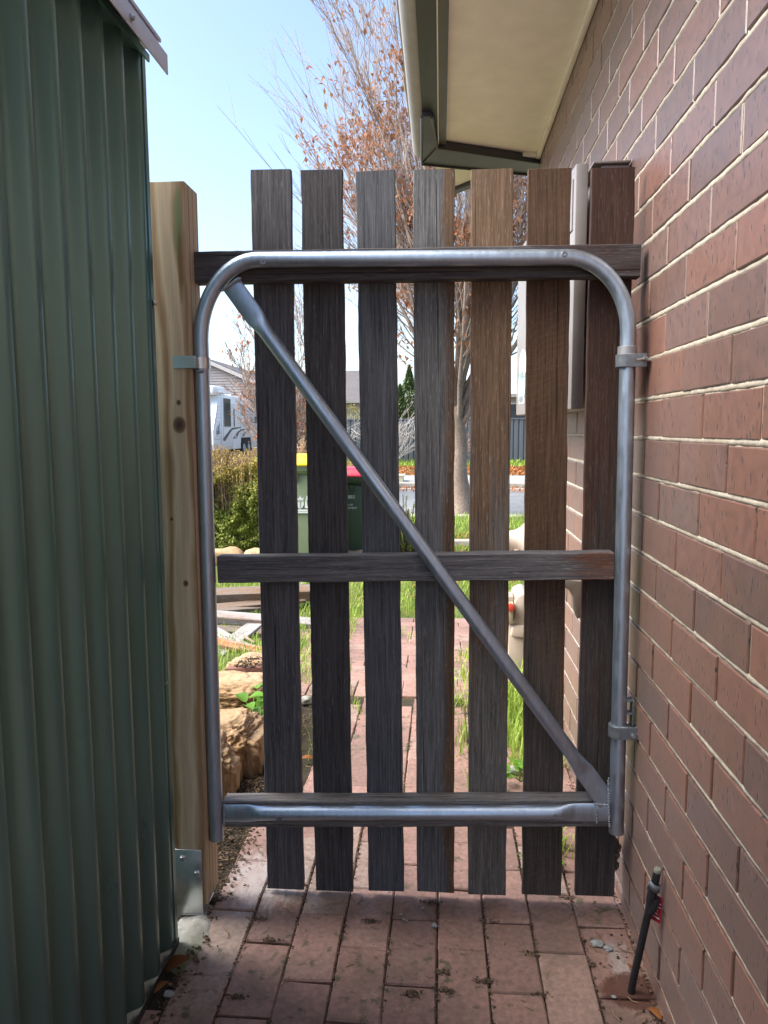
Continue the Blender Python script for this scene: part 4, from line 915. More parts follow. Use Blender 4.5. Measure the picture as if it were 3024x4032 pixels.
grass_patch('grass', scatter(80000, -3.6, 2.6, 2.9, 8.4, on_lawn), M_GRASS, .03, .085, .005, .9, 1)
grass_patch('dry_grass', scatter(9000, -3.4, 2.4, 4.9, 8.4, on_lawn), M_DRYG, .02, .06, .004, 1.2, 2)
grass_patch('verge_grass', [(a, b, gz(b)-.01) for a, b in zip(r.uniform(-5, 5, 16000), r.uniform(8.8, 11.8, 16000))], M_GRASS, .05, .14, .009, .8, 5)
grass_patch('far_grass', [(a, b, gz(b)+.05) for a, b in zip(r.uniform(-6, 8, 5000), r.uniform(23.6, 25.8, 5000))], M_GRASS, .08, .2, .03, .8, 6)
# grass growing out of the path edge and the strip beside the wall
pts = []
for cx, cy, n, s_ in ((.14, 2.35, 60, .03), (.13, 2.75, 130, .05), (.15, 3.15, 160, .06), (.17, 3.55, 140, .06), (.20, 3.9, 120, .05), (-.02, 2.85, 22, .02), (-.30, 3.6, 40, .02), (-.42, 3.1, 60, .05), (-.28, 4.3, 70, .06)):
    pts += [(r.normal(cx, s_), r.normal(cy, s_*1.5), gz(cy)-.005) for _ in range(n)]
pts += [(r.uniform(.235, .43), r.uniform(2.5, 3.3), gz(2.9)-.01) for _ in range(900)]
pts += [(r.normal(.33, .02), r.normal(2.02, .03), -.005) for _ in range(60)]
pts += [(r.normal(-.47, .02), r.normal(2.9, .25), gz(2.9)) for _ in range(90)]
grass_patch('path_grass', pts, M_GRASS, .03, .10, .0055, .9, 8)
grass_patch('wall_grass', [(r.normal(.33, .05), r.normal(2.95, .2), gz(2.95)-.01) for _ in range(260)], M_GRASS, .10, .22, .007, .7, 9)
# round leaved weeds
M_WEED = mat_leafy('weed_leaf', (.10, .22, .02), (.16, .34, .04), .4, .45)
def weed(name, c, n, R, L, label, seed, up=.03):
    rr = random.Random(seed); mb = MB()
    for i in range(n):
        a = rr.uniform(0, 6.28); d = R*rr.random()**.5; tip = Vector(c)+Vector((d*math.cos(a), d*math.sin(a), up*rr.uniform(.5, 1.6)))
        mb.tube([Vector(c), (Vector(c)+tip)/2+Vector((0, 0, up*.4)), tip], .0012, 5, col=(.8, 0, 0)); leaf_mesh(mb, tip, L*rr.uniform(.7, 1.2), L*rr.uniform(.6, .9), a+rr.uniform(-.6, .6), rr.uniform(-.5, .3), .08, (rr.random(), 0, 0), 6)
    return tag(mb.build(name, M_WEED, smooth='all', fix=False), label, 'weed', 'broad leaved weeds')
weed('weed', (-.72, 2.74, .06), 13, .13, .075, 'bright green broad leaved weed growing between two sandstone rocks', 1, .06)
weed('weed', (.27, 2.42, 0), 12, .07, .045, 'low weed by the wall just above the bottom rail', 3, .03)
weed('weed', (.27, 1.93, 0), 16, .06, .032, 'low weed in the paving below the bottom rail near the wall', 4, .022)
# bits of bark paper and pale rubble in the grass
for i, (u, v, rr_, lab) in enumerate(((520, 1437, .035, 'white stone in the grass nearest the old timbers'), (560, 1430, .03, 'white stone half hidden by the first picket'), (497, 1447, .02, 'small white lump left in the grass under the timbers'), (660, 1520, .03, 'white scrap on the path edge behind the first gap'), (1112, 1672, .024, 'white stone in the weeds beside the wall'))):
    q = onG(u, v); mb = MB(); vs, fs = blob(q+Vector((0, 0, rr_*.5)), (rr_, rr_*.8, rr_*.6), 60+i, 3, .4); mb.add(vs, fs); tag(mb.build('stone', M_CONC, smooth='all'), lab, 'stone', 'white stones in the grass')

def leaf_cloud(mb, pts, L, W, rr, cols=(0, 1)):
    for p in pts:
        a = rr.uniform(0, 6.28); t_ = rr.uniform(-1.3, 1.3); R = Matrix.Rotation(a, 3, 'Z') @ Matrix.Rotation(t_, 3, 'Y'); l = L*rr.uniform(.6, 1.25); w_ = W*rr.uniform(.6, 1.25)
        q = [Vector(p)+R @ Vector(v) for v in ((-l/2, 0, 0), (0, -w_/2, w_*.18), (l/2, 0, 0), (0, w_/2, w_*.18))]
        mb.add(q, [(0, 1, 2), (0, 2, 3)], (rr.uniform(*cols), 0, 0))
M_HEDGE = mat_leafy('hedge_leaf', (.11, .15, .025), (.38, .42, .10), .3, .5); M_HEDGET = mat_leafy('hedge_tip', (.45, .37, .08), (.70, .50, .18), .35, .6); M_TWIG = simple('twig_bark', (.13, .085, .055), .8, 0, .3, 40)
def hedge(name, x0, x1, y0, y1, h, label, seed, n):
    rr = random.Random(seed); zc = gz((y0+y1)/2); o = thing(name, label, 'hedge', ((x0+x1)/2, (y0+y1)/2, zc))
    mb = MB(); tip = MB(); tw = MB()
    def top(x, y): return h*(.86+.16*mnoise.noise(Vector((x*2.5, y*2.5, seed)))+.07*mnoise.noise(Vector((x*8, y*8, seed))))
    pts = []
    for i in range(n):
        x, y = rr.uniform(x0, x1), y0+(y1-y0)*rr.random()**2.4; tz = top(x, y); z = tz*rr.random()-.02
        bul = .12*mnoise.noise(Vector((x*3, z*3, seed+5)))+.07*mnoise.noise(Vector((x*9, z*9, seed)))
        yy = y-bul; 
        if mnoise.noise(Vector((x*6, yy*6, z*6))) < -.28: continue
        p = (x, yy, zc+z)
        (tip if z > tz*.80+rr.uniform(-.25, .12) and rr.random() < .75 else mb) and pts.append(p)
        leaf_cloud(tip if (z > tz*(.80+rr.uniform(-.25, .15)) and rr.random() < .6) else mb, [p], .042, .025, rr)
    for i in range(int(n*.06)):
        x, y = rr.uniform(x0, x1), rr.uniform(y0, y1); tz = top(x, y); a, b = rr.uniform(-.05, .05), rr.uniform(-.05, .05)
        p0 = Vector((x, y, zc+tz*.55)); p1 = Vector((x+a, y+b, zc+tz+rr.uniform(.0, .12))); tw.tube([p0, p1], .002, 3, caps=False); leaf_cloud(tip, [p0+(p1-p0)*rr.uniform(.5, 1) for _ in range(7)], .03, .014, rr)
    for i in range(int((x1-x0)*16)):
        x, y = rr.uniform(x0, x1), rr.uniform(y0, y1); tw.tube([(x, y, zc-.03), (x+rr.uniform(-.1, .1), y, zc+h*.4), (x+rr.uniform(-.2, .2), y+rr.uniform(-.1, .1), zc+h*.75)], .006, 5, caps=False)
    mb.build('foliage', M_HEDGE, o, fix=False); tip.build('dry_tips', M_HEDGET, o, fix=False); tw.build('stems', M_TWIG, o, fix=False); return o
hedge('hedge', -3.6, -1.62, 7.35, 8.6, 1.14, 'green hedge with yellow dry tips standing left of the bins', 4, 60000)
hedge('hedge', -1.2, -.86, 8.0, 9.0, 1.0, 'yellow tipped hedge end behind the two bins', 6, 9000)
def low_shrub(c, R, h, label, seed, n):
    rr = random.Random(seed); o = thing('shrub', label, 'shrub', c); mb = MB(); tw = MB()
    for i in range(n):
        a = rr.uniform(0, 6.28); e = rr.random()**.5; d = Vector((math.cos(a)*e*R, math.sin(a)*e*R, h*(1-e*e*.6)*rr.uniform(.45, 1.05))); p0 = Vector(c)+Vector((d.x*.3, d.y*.3, 0)); p1 = Vector(c)+d
        tw.tube([p0, (p0+p1)/2+Vector((0, 0, h*.08)), p1], .004, 4, caps=False)
        for k in range(26):
            t = rr.uniform(.45, 1); q = p0+(p1-p0)*t; sd_ = rr.choice((-1, 1)); leaf_cloud(mb, [q+Vector((rr.uniform(-.02, .02), rr.uniform(-.02, .02), rr.uniform(-.01, .02)))], .045, .009, rr)
    mb.build('foliage', M_HEDGE, o, fix=False); tw.build('stems', M_TWIG, o, fix=False)
low_shrub((-.35, 7.6, gz(7.6)), .42, .62, 'low feathery green shrub right of the red lid bin', 5, 150)
for i in range(7):
    vs, fs = blob((-3.3+i*.40, 7.05+.05*(i % 2), gz(7.05)+.05), (.20, .13, .10), 80+i, 3, .3, crisp=.3); mb = MB(); mb.add(vs, fs)
    tag(mb.build('rock', M_SANDST, smooth='all'), 'tan sandstone block edging the foot of the hedge', 'rock', 'sandstone blocks along the hedge foot')
# leaf litter on the far verge, the kerb and the near lawn
M_LITTER = mat_leafy('orange_leaf_litter', (.26, .085, .025), (.46, .18, .065), .15, .7)
mb = MB(); rr = random.Random(9)
for i in range(9000):
    if i < 6500: x, y = rr.uniform(-5, 7), 20.3+3.4*rr.random(); z = gz(y)+.07; s_ = .11
    elif i < 7600: x, y = rr.uniform(-5, 7), rr.uniform(16.6, 17.6); z = gz(y)+.01; s_ = .09
    elif i < 8200: x, y = rr.uniform(-1, 2.5), rr.uniform(8.7, 9.6); z = gz(y)+.02; s_ = .06
    else: x, y = rr.uniform(-1.0, 2.0), rr.uniform(5.3, 8.4); z = gz(y)+.02; s_ = .045
    leaf_cloud(mb, [(x, y, z+rr.uniform(0, .02))], s_, s_*.5, rr)
tag(mb.build('leaf_litter', M_LITTER, fix=False), kind='stuff')

# ------------------------------------------------------------------ trees
M_BARK = simple('pale_brown_bark', (.22, .165, .13), .85, 0, .3, 26, .8, bdist=.012)
M_TWIGT = simple('tree_twig', (.33, .265, .23), .8, 0, .25, 20)
M_TLEAF = mat_leafy('autumn_leaf', (.25, .105, .055), (.48, .235, .125), .4, .6)
def vase_tree(base, trunk_h, trunk_r, height, spread, label, seed, limbs, leafn, levels=(9, 7, 3), leaf=.085, leafzone=None, lean=(0, 0), group=None, twr=.0055, tilt0=.12):
    rr = random.Random(seed); B = Vector(base); o = thing('tree', label, 'tree', B, group); tk = MB(); br = MB(); lf = MB()
    top = B+Vector((lean[0]*trunk_h, lean[1]*trunk_h, trunk_h))
    n = 9; path = [B+(top-B)*(i/n)+Vector((.02*math.sin(i*1.3), .02*math.cos(i*1.1), 0))*(i > 0) for i in range(n+1)]
    tk.tube([path[0]-Vector((0, 0, .15))]+path, [trunk_r*1.7]+[trunk_r*(1.35 if i == 0 else 1.08 if i == 1 else 1-.2*i/n) for i in range(n+1)], 14)
    def branch(p, d, L, r0, nseg, curve, wig):
        pts = [p.copy()]; d = d.normalized()
        for i in range(nseg):
            d = (d+Vector((rr.gauss(0, wig), rr.gauss(0, wig), curve))).normalized(); pts.append(pts[-1]+d*(L/nseg))
        return pts, d
    def leaves(pts, prob):
        for a, b in zip(pts[:-1], pts[1:]):
            for k in range(prob):
                p = a+(b-a)*rr.random()+Vector((rr.gauss(0, .05), rr.gauss(0, .05), rr.gauss(-.03, .05)))
                w_ = leafzone(p-B) if leafzone else 1
                if rr.random() < w_ and mnoise.noise(p*1.4+Vector((seed, 0, 0))) > -.02: leaf_cloud(lf, [p], leaf, leaf*.5, rr)
    for i in range(limbs):
        az = i*2.399+rr.uniform(-.3, .3); tl = tilt0+spread*((i+.5)/limbs)**.7
        d = Vector((math.sin(tl)*math.cos(az), math.sin(tl)*math.sin(az), math.cos(tl))); p = path[-1-(i % 3)]
        L = height*rr.uniform(.75, 1.0)*(1-.85*tl); r1 = trunk_r*rr.uniform(.24, .38); pts, _ = branch(p, d, L, r1, 10, .025, .045)
        tk.tube(pts[:5], [r1*(1-.09*k) for k in range(5)], 8, caps=False); br.tube(pts[4:], [max(twr, r1*(.64-.1*k)) for k in range(len(pts)-4)], 6, caps=False)
        for j in range(levels[0]):
            t = rr.uniform(.18, .95); k = min(9, int(t*10)); q = pts[k]+(pts[k+1]-pts[k])*(t*10-k); dd = (pts[k+1]-pts[k]).normalized(); ax = dd.orthogonal().normalized(); ax = Matrix.Rotation(rr.uniform(0, 6.28), 3, dd) @ ax
            d2 = (dd+ax*rr.uniform(.35, .7)).normalized(); L2 = L*(.62-.38*t)*rr.uniform(.7, 1.2); r2 = max(twr*1.3, r1*.34*(1-t*.6)); p2, _ = branch(q, d2, L2, r2, 6, .05, .06)
            br.tube(p2, [max(twr, r2*(1-.13*m_)) for m_ in range(7)], 5, caps=False)
            for m_ in range(levels[1]):
                t2 = rr.uniform(.1, 1)*5.99; k2 = int(t2); q2 = p2[k2]+(p2[k2+1]-p2[k2])*(t2-k2); dd = (p2[k2+1]-p2[k2]).normalized(); ax = Matrix.Rotation(rr.uniform(0, 6.28), 3, dd) @ dd.orthogonal().normalized()
                L3 = L2*rr.uniform(.25, .5); p3, _ = branch(q2, (dd+ax*rr.uniform(.3, .65)), L3, twr, 4, .06, .08); br.tube(p3, [twr, twr*.9, twr*.8, twr*.7, twr*.5], 3, caps=False); leaves(p3, leafn)
                for w2 in range(levels[2]):
                    q3 = p3[rr.randint(1, 3)]; p4, _ = branch(q3, (dd+Vector((rr.gauss(0, .4), rr.gauss(0, .4), .2))), L3*rr.uniform(.3, .6), twr, 2, .03, .1); br.tube(p4, [twr*.8, twr*.65, twr*.4], 3, caps=False)
    tk.build('trunk', M_BARK, o, smooth='all', fix=False); br.build('branches', M_TWIGT, o, smooth='all', fix=False)
    if lf.v: lf.build('leaves', M_TLEAF, o, fix=False)
    return o
def zone_big(d):
    rad = math.hypot(d.x, d.y); return max(0, 1-rad/2.7)**.5*(1 if .9 < d.z < 6.6 else .25 if d.z < 8 else .05)
vase_tree((.36, 12.6, gz(12.6)), 1.8, .150, 9.0, .46, 'tall bare street tree with clinging orange leaves behind the gate', 12, 28, 5, (13, 8, 2), .105, zone_big, (-.05, 0), None, .0046)
vase_tree((-3.35, 16.0, gz(16)), .9, .065, 4.6, .66, 'smaller spreading tree beside the caravan with sparse orange leaves', 33, 18, 3, (10, 6, 2), .11, lambda d: .26 if d.z < 3.2 else .14, (-.05, 0), None, .006, .15)
# bare pale shrubs along the far fence
M_PALE = simple('pale_twig', (.42, .39, .36), .8, 0, .15, 20)
def bare_shrub(base, h, n, label, seed, mat, twr=.012):
    rr = random.Random(seed); B = Vector(base); mb = MB()
    def grow(p, d, L, r_, lv):
        pts = [p]
        for i in range(5): d = (d+Vector((rr.gauss(0, .16), rr.gauss(0, .16), .04))).normalized(); pts.append(pts[-1]+d*(L/5))
        mb.tube(pts, [max(twr*.4, r_*(1-.12*i)) for i in range(6)], 5, caps=False)
        if lv:
            for i in range(4): k = rr.randint(1, 4); grow(pts[k], (d+Vector((rr.gauss(0, .6), rr.gauss(0, .6), rr.gauss(0, .3)))).normalized(), L*.55, r_*.6, lv-1)
    for i in range(n):
        a = rr.uniform(0, 6.28); t_ = rr.uniform(.1, 1.0); grow(B, Vector((math.sin(t_)*math.cos(a), math.sin(t_)*math.sin(a), math.cos(t_))), h*rr.uniform(.6, 1), twr, 2)
    return tag(mb.build('bare_shrub', mat, fix=False), label, 'shrub', 'leafless shrubs by the far fence')
bare_shrub((-1.55, 24.6, 0), 2.0, 13, 'leafless silver shrub in front of the grey fence, left of the tree', 3, M_PALE)
bare_shrub((-3.6, 25.0, 0), 1.8, 9, 'leafless silver shrub at the left end of the grey fence', 5, M_PALE)
bare_shrub((-4.3, 23.0, 0), 1.5, 9, 'leafless tawny shrub between the caravan and the fence', 7, simple('tawny_twig', (.42, .26, .13), .8, 0, .2, 20))
bare_shrub((.55, 24.8, 0), 1.7, 9, 'leafless reddish shrub just behind the street tree trunk', 9, simple('reddish_twig', (.36, .20, .13), .8, 0, .2, 20))

# ================================================================== ACROSS THE ROAD
M_FENCE = simple('charcoal_sheet_fence', (.095, .11, .125), .5, 0, .06, 3)
def sheet_fence(x0, x1, y, z0, z1):
    o = thing('sheet_fence', 'charcoal corrugated sheet fence across the road', 'fence', ((x0+x1)/2, y, z0)); n = int((x1-x0)/2.37)
    for i in range(n):
        xa = x0+i*2.37; mb = MB(); pts = []
        for k in range(13):
            xx = xa+.05+k*.175
            if k < 12: pts += [(xx, 0), (xx+.10, 0), (xx+.125, .035), (xx+.15, .035)]
            else: pts += [(xx, 0)]
        vs = [(x, y+d, z) for z in (z0, z1) for x, d in pts]; m = len(pts); mb.add(vs, [(k, k+1, m+k+1, m+k) for k in range(m-1)]); mb.build('panel', M_FENCE, o, fix=False)
        mb = MB(); mb.box((xa-.03, y-.03, z0), (xa+.03, y+.05, z1+.02)); mb.build('post', M_FENCE, o)
    mb = MB(); mb.box((x0, y-.02, z1), (x1, y+.05, z1+.05)); mb.build('rail', M_FENCE, o); mb = MB(); mb.box((x0, y-.02, z0-.1), (x1, y+.05, z0+.02)); mb.build('rail', M_FENCE, o)
sheet_fence(-4.0, 10.3, 26.0, gz(26), 1.47)
M_CREAMW = simple('cream_render', (.55, .52, .46), .8, 0, .05, 3); M_TILE = simple('dark_roof_tile', (.10, .09, .09), .7, 0, .25, 8); M_ZINC = simple('pale_metal_roof', (.50, .52, .54), .45, 0, .06, 3); M_WBOARD = simple('grey_weatherboard', (.36, .33, .325), .7, 0, .05, 3)
def far_house(x0, x1, y0, y1, ze, zr, roof, wall, label, win=()):
    o = thing('house', label, 'house', ((x0+x1)/2, y0, gz(y0))); mb = MB(); mb.box((x0, y0, gz(y0)-.3), (x1, y1, ze)); mb.build('wall', wall, o)
    ym = (y0+y1)/2; mb = MB(); mb.prism([(x0-.5, y0-.5, ze), (x0-.5, ym, zr), (x0-.5, y1+.5, ze), (x0-.5, y1+.5, ze+.12), (x0-.5, ym, zr+.14), (x0-.5, y0-.5, ze+.12)], (x1-x0+1, 0, 0)); mb.build('roof', roof, o)
    mb = MB(); mb.box((x0-.5, y0-.62, ze-.02), (x1+.5, y0-.5, ze+.13)); mb.build('gutter', M_GUTTERL, o)
    for a, b, c, d in win:
        mb = MB(); mb.box((a, y0-.03, c), (b, y0+.02, d)); f = mb.build('window', M_GLASS, o); mb = MB()
        for q in ((a-.06, a, c-.06, d+.06), (b, b+.06, c-.06, d+.06), (a, b, d, d+.06), (a, b, c-.06, c)): mb.box((q[0], y0-.05, q[2]), (q[1], y0-.001, q[3]))
        mb.build('frame', M_WHITE, f)
far_house(-.4, 12, 33, 42, 2.5, 4.4, M_ZINC, M_CREAMW, 'pale rendered house with metal roof behind the charcoal fence', ((3, 4.5, 1.0, 2.2),))
far_house(-10.5, -3.6, 46, 55, 2.75, 4.9, M_TILE, M_CREAMW, 'cream house with dark tiled roof beyond the caravan', ((-8.6, -7.5, .9, 2.3),))
def gable_house():
    Y = 44.0; ax = onY(441, 777, Y); ex = onY(590, 842, Y); sl = (ax.z-ex.z)/(ex.x-ax.x); hw = 6.2; zw = ax.z-sl*hw
    o = thing('gable_house', 'grey weatherboard gable house behind the caravan', 'house', (ax.x, Y, gz(Y)))
    mb = MB(); nb = 34; z0 = gz(Y)-.2
    for i in range(nb):     # boards, each tilted out at its lower edge
        a, b = z0+(ax.z-z0)*i/nb, z0+(ax.z-z0)*(i+1)/nb-.012; wa = min(hw-.3, max(.02, (ax.z-a)/sl-.25)); wb = min(hw-.3, max(.01, (ax.z-b)/sl-.25))
        mb.hexa([(ax.x-wa, Y-.03, a), (ax.x+wa, Y-.03, a), (ax.x+wa, Y+.2, a), (ax.x-wa, Y+.2, a), (ax.x-wb, Y, b), (ax.x+wb, Y, b), (ax.x+wb, Y+.2, b), (ax.x-wb, Y+.2, b)])
    mb.box((ax.x-hw+.5, Y+.2, z0), (ax.x+hw-.5, Y+9, zw+.2)); mb.build('wall', M_WBOARD, o)
    mb = MB(); mb.box((ax.x-hw+.4, Y+.02, z0+.3), (ax.x+hw-.4, Y+.19, zw)); mb.prism([(ax.x-hw+.6, Y+.02, zw), (ax.x+hw-.6, Y+.02, zw), (ax.x, Y+.02, ax.z-.3)], (0, .16, 0)); mb.build('shadow_gap', M_TILE, o)
    for s_ in (-1, 1):
        mb = MB(); mb.prism([(ax.x, Y-.35, ax.z-.12), (ax.x+s_*hw, Y-.35, zw-.12), (ax.x+s_*hw, Y-.35, zw+.10), (ax.x, Y-.35, ax.z+.10)], (0, .06, 0)); mb.build('barge_board', simple('light_barge', (.50, .47, .46), .6, 0, .05, 3), o)
        mb = MB(); mb.prism([(ax.x, Y-.288, ax.z+.0), (ax.x+s_*(hw+.1), Y-.288, zw+.0), (ax.x+s_*(hw+.1), Y-.288, zw+.14), (ax.x, Y-.288, ax.z+.14)], (0, 9.5, 0)); mb.build('roof', M_TILE, o)
gable_house()
# cypresses, bushes beyond the fence
def cypress(x, y, h, R, label, seed):
    rr = random.Random(seed); zb = gz(y); o = thing('cypress', label, 'tree', (x, y, zb), 'pencil cypresses behind the fence'); mb = MB(); tk = MB()
    for i in range(3600):
        t = rr.random()**.8; z = .4+t*(h-.4); rad = R*min(1, (1-t)*2.2+.05)*(.85+.35*mnoise.noise(Vector((x*3, z*1.6, i % 7)))); a = rr.uniform(0, 6.28); d = rad*rr.random()**.35
        leaf_cloud(mb, [(x+d*math.cos(a), y+d*math.sin(a), zb+z)], .22, .07, rr)
    tk.tube([(x, y, zb-.1), (x, y, zb+h*.9)], [.09, .02], 8); mb.build('crown', mat_leafy('cypress_leaf', (.045, .08, .03), (.12, .18, .06), .2, .6), o, fix=False); tk.build('trunk', M_BARK, o)
q = onY(864, 832, 36); cypress(q.x, 36, q.z-gz(36), .42, 'pencil cypress left of its twin behind the fence', 3)
q = onY(884, 790, 38); cypress(q.x, 38, q.z-gz(38), .62, 'taller pencil cypress right of its twin, partly hidden by the fourth picket', 4)
def bush(c, R, label, seed, a, b, n=5000, leaf=.16):
    rr = random.Random(seed); o = thing('bush', label, 'bush', (c[0], c[1], gz(c[1]))); mb = MB(); tk = MB()
    for i in range(n):
        v = Vector((rr.gauss(0, 1), rr.gauss(0, 1), rr.gauss(0, 1))).normalized(); d = rr.random()**.4*(1+.35*mnoise.noise(v*2+Vector((seed, 0, 0)))); p = Vector(c)+Vector((v.x*R[0], v.y*R[1], v.z*R[2]))*d
        if mnoise.noise(p*1.3) < -.2: continue
        leaf_cloud(mb, [p], leaf, leaf*.5, rr)
    tk.tube([(c[0], c[1], gz(c[1])-.1), c], [.12, .04], 8); mb.build('crown', mat_leafy('bush_leaf', a, b, .35, .6), o, fix=False); tk.build('trunk', M_BARK, o)
q = onY(752, 915, 32); bush((q.x, 32, 1.0), (.9, .9, 1.25), 'yellow green bush rising over the left end of the fence', 2, (.12, .15, .03), (.40, .30, .06), 3000, .12)
q = onY(700, 945, 40); bush((q.x-1, 42, 1.6), (2.2, 1.8, 1.6), 'dark evergreen bush between the far houses', 6, (.03, .05, .02), (.08, .11, .04), 4000)
for i_, (x_, y_, r_, lab_) in enumerate(((-24, 52, 4.2, 'broad dark green tree far left beyond the weatherboard house'), (-33, 58, 5.0, 'rounded grey green tree farthest left on the skyline'), (-42, 50, 4.5, 'olive green tree at the left end of the skyline'), (16, 50, 4.0, 'dark green tree far right behind the pale metal roofed house'))):
    bush((x_, y_, 3.2), (r_, r_*.8, 3.6), lab_, 20+i_, (.03, .05, .02), (.10, .13, .05), 2600, .5)
# cream utility box on the far verge
q = onY(861, 1890/1.8228, 18.6); o = thing('utility_box', 'small cream box standing on the gravel verge across the road', 'box', (q.x, 18.6, gz(18.6)))
mb = MB(); mb.box((q.x-.42, 18.45, gz(18.6)-.05), (q.x+.13, 18.8, q.z+.10)); mb.build('body', simple('cream_paint', (.62, .56, .38), .6, 0, .05, 8), o, bevel=.02)
mb = MB(); mb.box((q.x-.45, 18.42, q.z+.101), (q.x+.16, 18.83, q.z+.14)); mb.build('lid', simple('cream_paint_lid', (.66, .60, .42), .6, 0, .05, 8), o, bevel=.01)

# ================================================================== CARAVAN
def caravan():
    X = -9.1; W = 2.35; T = lambda zx, zy: onX((780+zx/4.1475)/1.8228, (1400+zy/4.1475)/1.8228, X)
    o = thing('caravan', 'white caravan with swoosh stripes parked across the road', 'caravan', (X-W/2, 33, gz(33)))
    mw = simple('caravan_white', (.90, .87, .83), .4, 0, .02, 2); ms = simple('stripe_charcoal', (.065, .065, .075), .4, 0, .1, 6); mt = simple('stripe_tan', (.32, .26, .18), .4); ml = simple('panel_line', (.36, .38, .40), .5); mn = simple('nose_blue_grey', (.66, .72, .78), .35, 0, .03, 2)
    zb, zt = .30, 2.63; yA, yB = 29.7, 37.2
    body = [(X, yA, zb), (X, yB, zb), (X, yB, zt-.1), (X, yB-.2, zt), (X, yA+1.15, zt), (X, yA+.95, zt-.08), (X, yA+.25, 1.3), (X, yA, 1.15)]
    mb = MB(); mb.prism(body, (-W, 0, 0)); mb.build('body', mw, o, bevel=.03)
    # front panel, pop-top, hatch
    mb = MB(); d = .02; mb.hexa([(X-.03, yA-d, zb+.25), (X-W+.1, yA-d, zb+.25), (X-W+.1, yA-.002, zb+.25), (X-.03, yA-.002, zb+.25), (X-.03, yA-d, 1.14), (X-W+.1, yA-d, 1.14), (X-W+.1, yA-.002, 1.14), (X-.03, yA-.002, 1.14)]); mb.build('boot_panel', mn, o)
    mb = MB(); mb.hexa([(X-.03, yA+.0, 1.17), (X-W+.05, yA+.0, 1.17), (X-W+.05, yA+.05, 1.17), (X-.03, yA+.05, 1.17), (X-.03, yA+.885, zt-.12), (X-W+.05, yA+.885, zt-.12), (X-W+.05, yA+.935, zt-.12), (X-.03, yA+.935, zt-.12)]); mb.build('nose_panel', mn, o)
    mb = MB(); mb.box((X-W+.1, 30.1, zt-.05), (X-.06, 31.7, zt+.32)); mb.build('roof_pod', mw, o, bevel=.10, seg=3)
    mb = MB(); mb.box((X-1.4, 32.3, zt), (X-.3, 33.4, zt+.14)); mb.build('roof_hatch', mw, o, bevel=.04)
    mb = MB(); mb.tube([T(340, 600)+Vector((.02, 0, 0)), T(700, 640)+Vector((.02, 0, 0)), T(1100, 690)+Vector((.02, 0, 0))], .035, 8); mb.build('awning_rail', mw, o, smooth=True)
    def panel(r, name, m, dx=.012, par=None, rad=.05):
        a, b = T(r[0], r[1]), T(r[2], r[3]); z1, z0 = max(a.z, T(r[2], r[1]).z*.5+a.z*.5), b.z; y0, y1 = a.y, b.y
        z1 = a.z; mb = MB(); n = 5; pts = []
        for cy_, cz, a0 in ((y1-rad, z1-rad, 0), (y0+rad, z1-rad, 90), (y0+rad, z0+rad, 180), (y1-rad, z0+rad, 270)):
            for i in range(n+1): t = math.radians(a0+90*i/n); pts.append((X+.001, cy_+rad*math.cos(t), cz+rad*math.sin(t)))
        mb.prism(pts, (dx, 0, 0)); return mb.build(name, m, par or o)
    dr = panel((543, 790, 690, 1515), 'door', mw, .02); 
    for r in ((412, 700, 527, 1155), (712, 808, 764, 978), (922, 718, 990, 822), (922, 1000, 990, 1100)):
        f = panel((r[0]-8, r[1]-10, r[2]+8, r[3]+10), 'window', ml, .02, None, .08); g_ = panel(r, 'pane', M_GLASS, .028, f, .07)
    panel((568, 880, 590, 1160), 'door_window', M_GLASS, .03, dr, .03)
    def poly(pts, m, name, dx=.024):
        mb = MB(); mb.prism([T(*p)+Vector((.002, 0, 0)) for p in pts], (dx, 0, 0)); mb.build(name, m, o)
    poly([(412, 1392), (435, 1392), (545, 1215), (690, 1180), (690, 1165), (560, 1178), (520, 1210), (412, 1355)], ms, 'stripe')
    poly([(560, 1356), (620, 1356), (660, 1260), (700, 1225), (860, 1200), (960, 1196), (860, 1190), (700, 1205), (640, 1240)], ms, 'stripe')
    poly([(716, 1320), (745, 1320), (770, 1260), (820, 1232), (960, 1212), (820, 1215), (760, 1245), (735, 1275)], mt, 'stripe')
    s0 = T(606, 1328); mb = MB(); mb.prism([(X+.028, s0.y+(.13 if i % 2 == 0 else .055)*math.sin(i*math.pi/5), s0.z+(.13 if i % 2 == 0 else .055)*math.cos(i*math.pi/5)) for i in range(10)], (.006, 0, 0)); mb.build('star', mw, o)
    # seams and hatches
    def line(a, b, r_): mb = MB(); mb.tube([T(*a)+Vector((.003, 0, 0)), T(*b)+Vector((.003, 0, 0))], r_, 4); mb.build('panel_line', ml, o)
    for a, b in (((370, 620), (385, 1540)), ((410, 690), (415, 1390)), ((690, 800), (690, 1400)), ((270, 1370), (375, 1360))): line(a, b, .011)
    for i in range(9): y_ = 830+i*62; line((300, y_), (366, y_), .006); line((700, y_+8), (990, y_*.985+30), .006)
    mm = simple('logo_grey', (.17, .17, .19), .4)
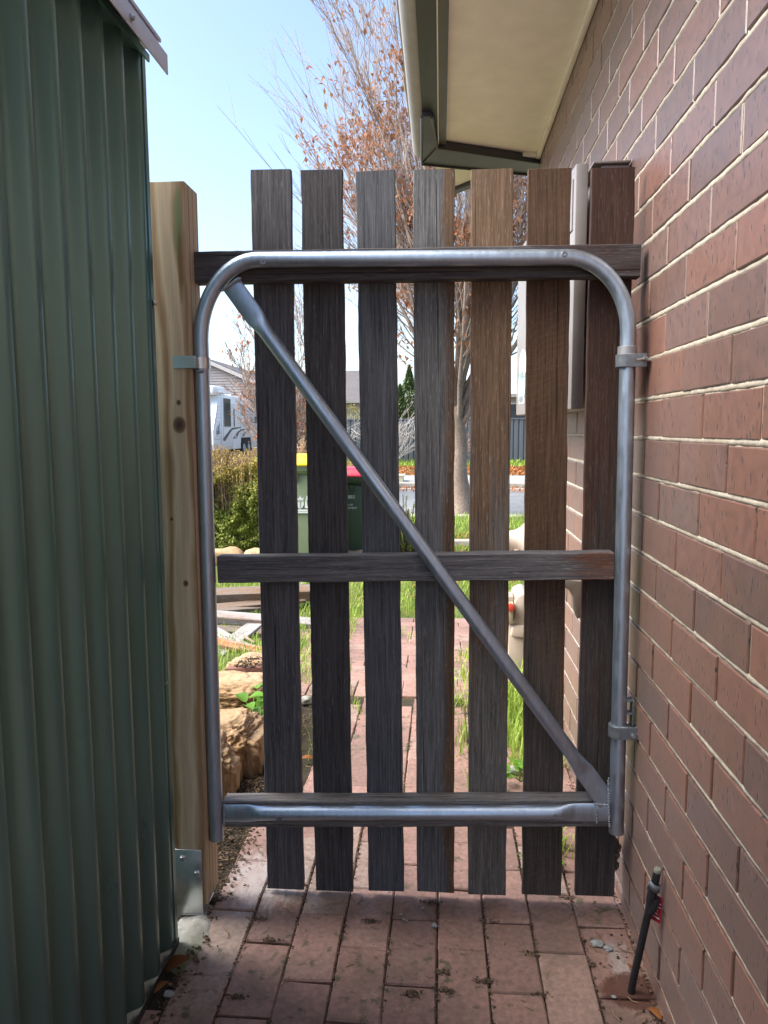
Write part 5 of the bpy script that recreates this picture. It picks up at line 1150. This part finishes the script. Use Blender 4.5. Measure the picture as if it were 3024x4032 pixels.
    a = T(760, 1108); q = text_mesh('STARCRAFT', 'lettering', mm, o, a+Vector((.005, 0, 0)), (0, 1, 0), (0, 0, 1), .34, .25, .004); q.scale.x = (T(905, 1108).y-a.y)/q.data.vertices[0].co.x if False else (T(905, 1108).y-a.y)/max(v.co.x for v in q.data.vertices)
    a = T(296, 1282); q = text_mesh('Jayco', 'lettering', mm, o, a+Vector((.005, 0, 0)), (0, 1, 0), (0, 0, 1), .27, .2, .004); q.scale.x = (T(356, 1282).y-a.y)/max(v.co.x for v in q.data.vertices)
    a = T(326, 1222); mb = MB(); n = 20
    for i in range(n):
        t0, t1 = i*2*math.pi/n, (i+1)*2*math.pi/n; mb.prism([a+Vector((.004, math.cos(t)*r_*1.2, math.sin(t)*r_)) for t, r_ in ((t0, .13), (t1, .13), (t1, .17), (t0, .17))], (.006, 0, 0))
    mb.tube([a+Vector((.008, -.05, -.05)), a+Vector((.008, .05, .06)), a+Vector((.008, .2, .28))], .022, 5); mb.build('emblem', mm, o)
    # wheel arch and wheels, chassis, drawbar
    c = T(780, 1450); mb = MB(); mb.prism([c+Vector((.003, -1.0, -.25)), c+Vector((.003, -.8, .32)), c+Vector((.003, .8, .32)), c+Vector((.003, 1.0, -.25))], (.02, 0, 0)); mb.build('wheel_arch', M_TYRE, o)
    for dy in (-.42, .42):
        for xx in (X-.26, X-W+.02):
            mb = MB(); mb.lathe((xx, c.y+dy, .32), (1, 0, 0), [(.2, 0), (.33, .01), (.35, .05), (.35, .24), (.33, .285), (.2, .295)], 24); wl = mb.build('wheel', M_TYRE, o, smooth=True)
            mb = MB(); mb.lathe((xx+.297, c.y+dy, .32), (1, 0, 0), [(.2, -.01), (.19, .01), (.06, .0), (.05, .02)], 18); mb.build('rim', M_GALV, wl, smooth=True)
    mb = MB(); mb.box((X-W+.3, yA-1.3, .28), (X-.3, yB-.2, .296)); mb.box((X-.45, yA, .1), (X-.3, yB-.3, .279)); mb.build('chassis', M_GUTTER, o)
caravan()
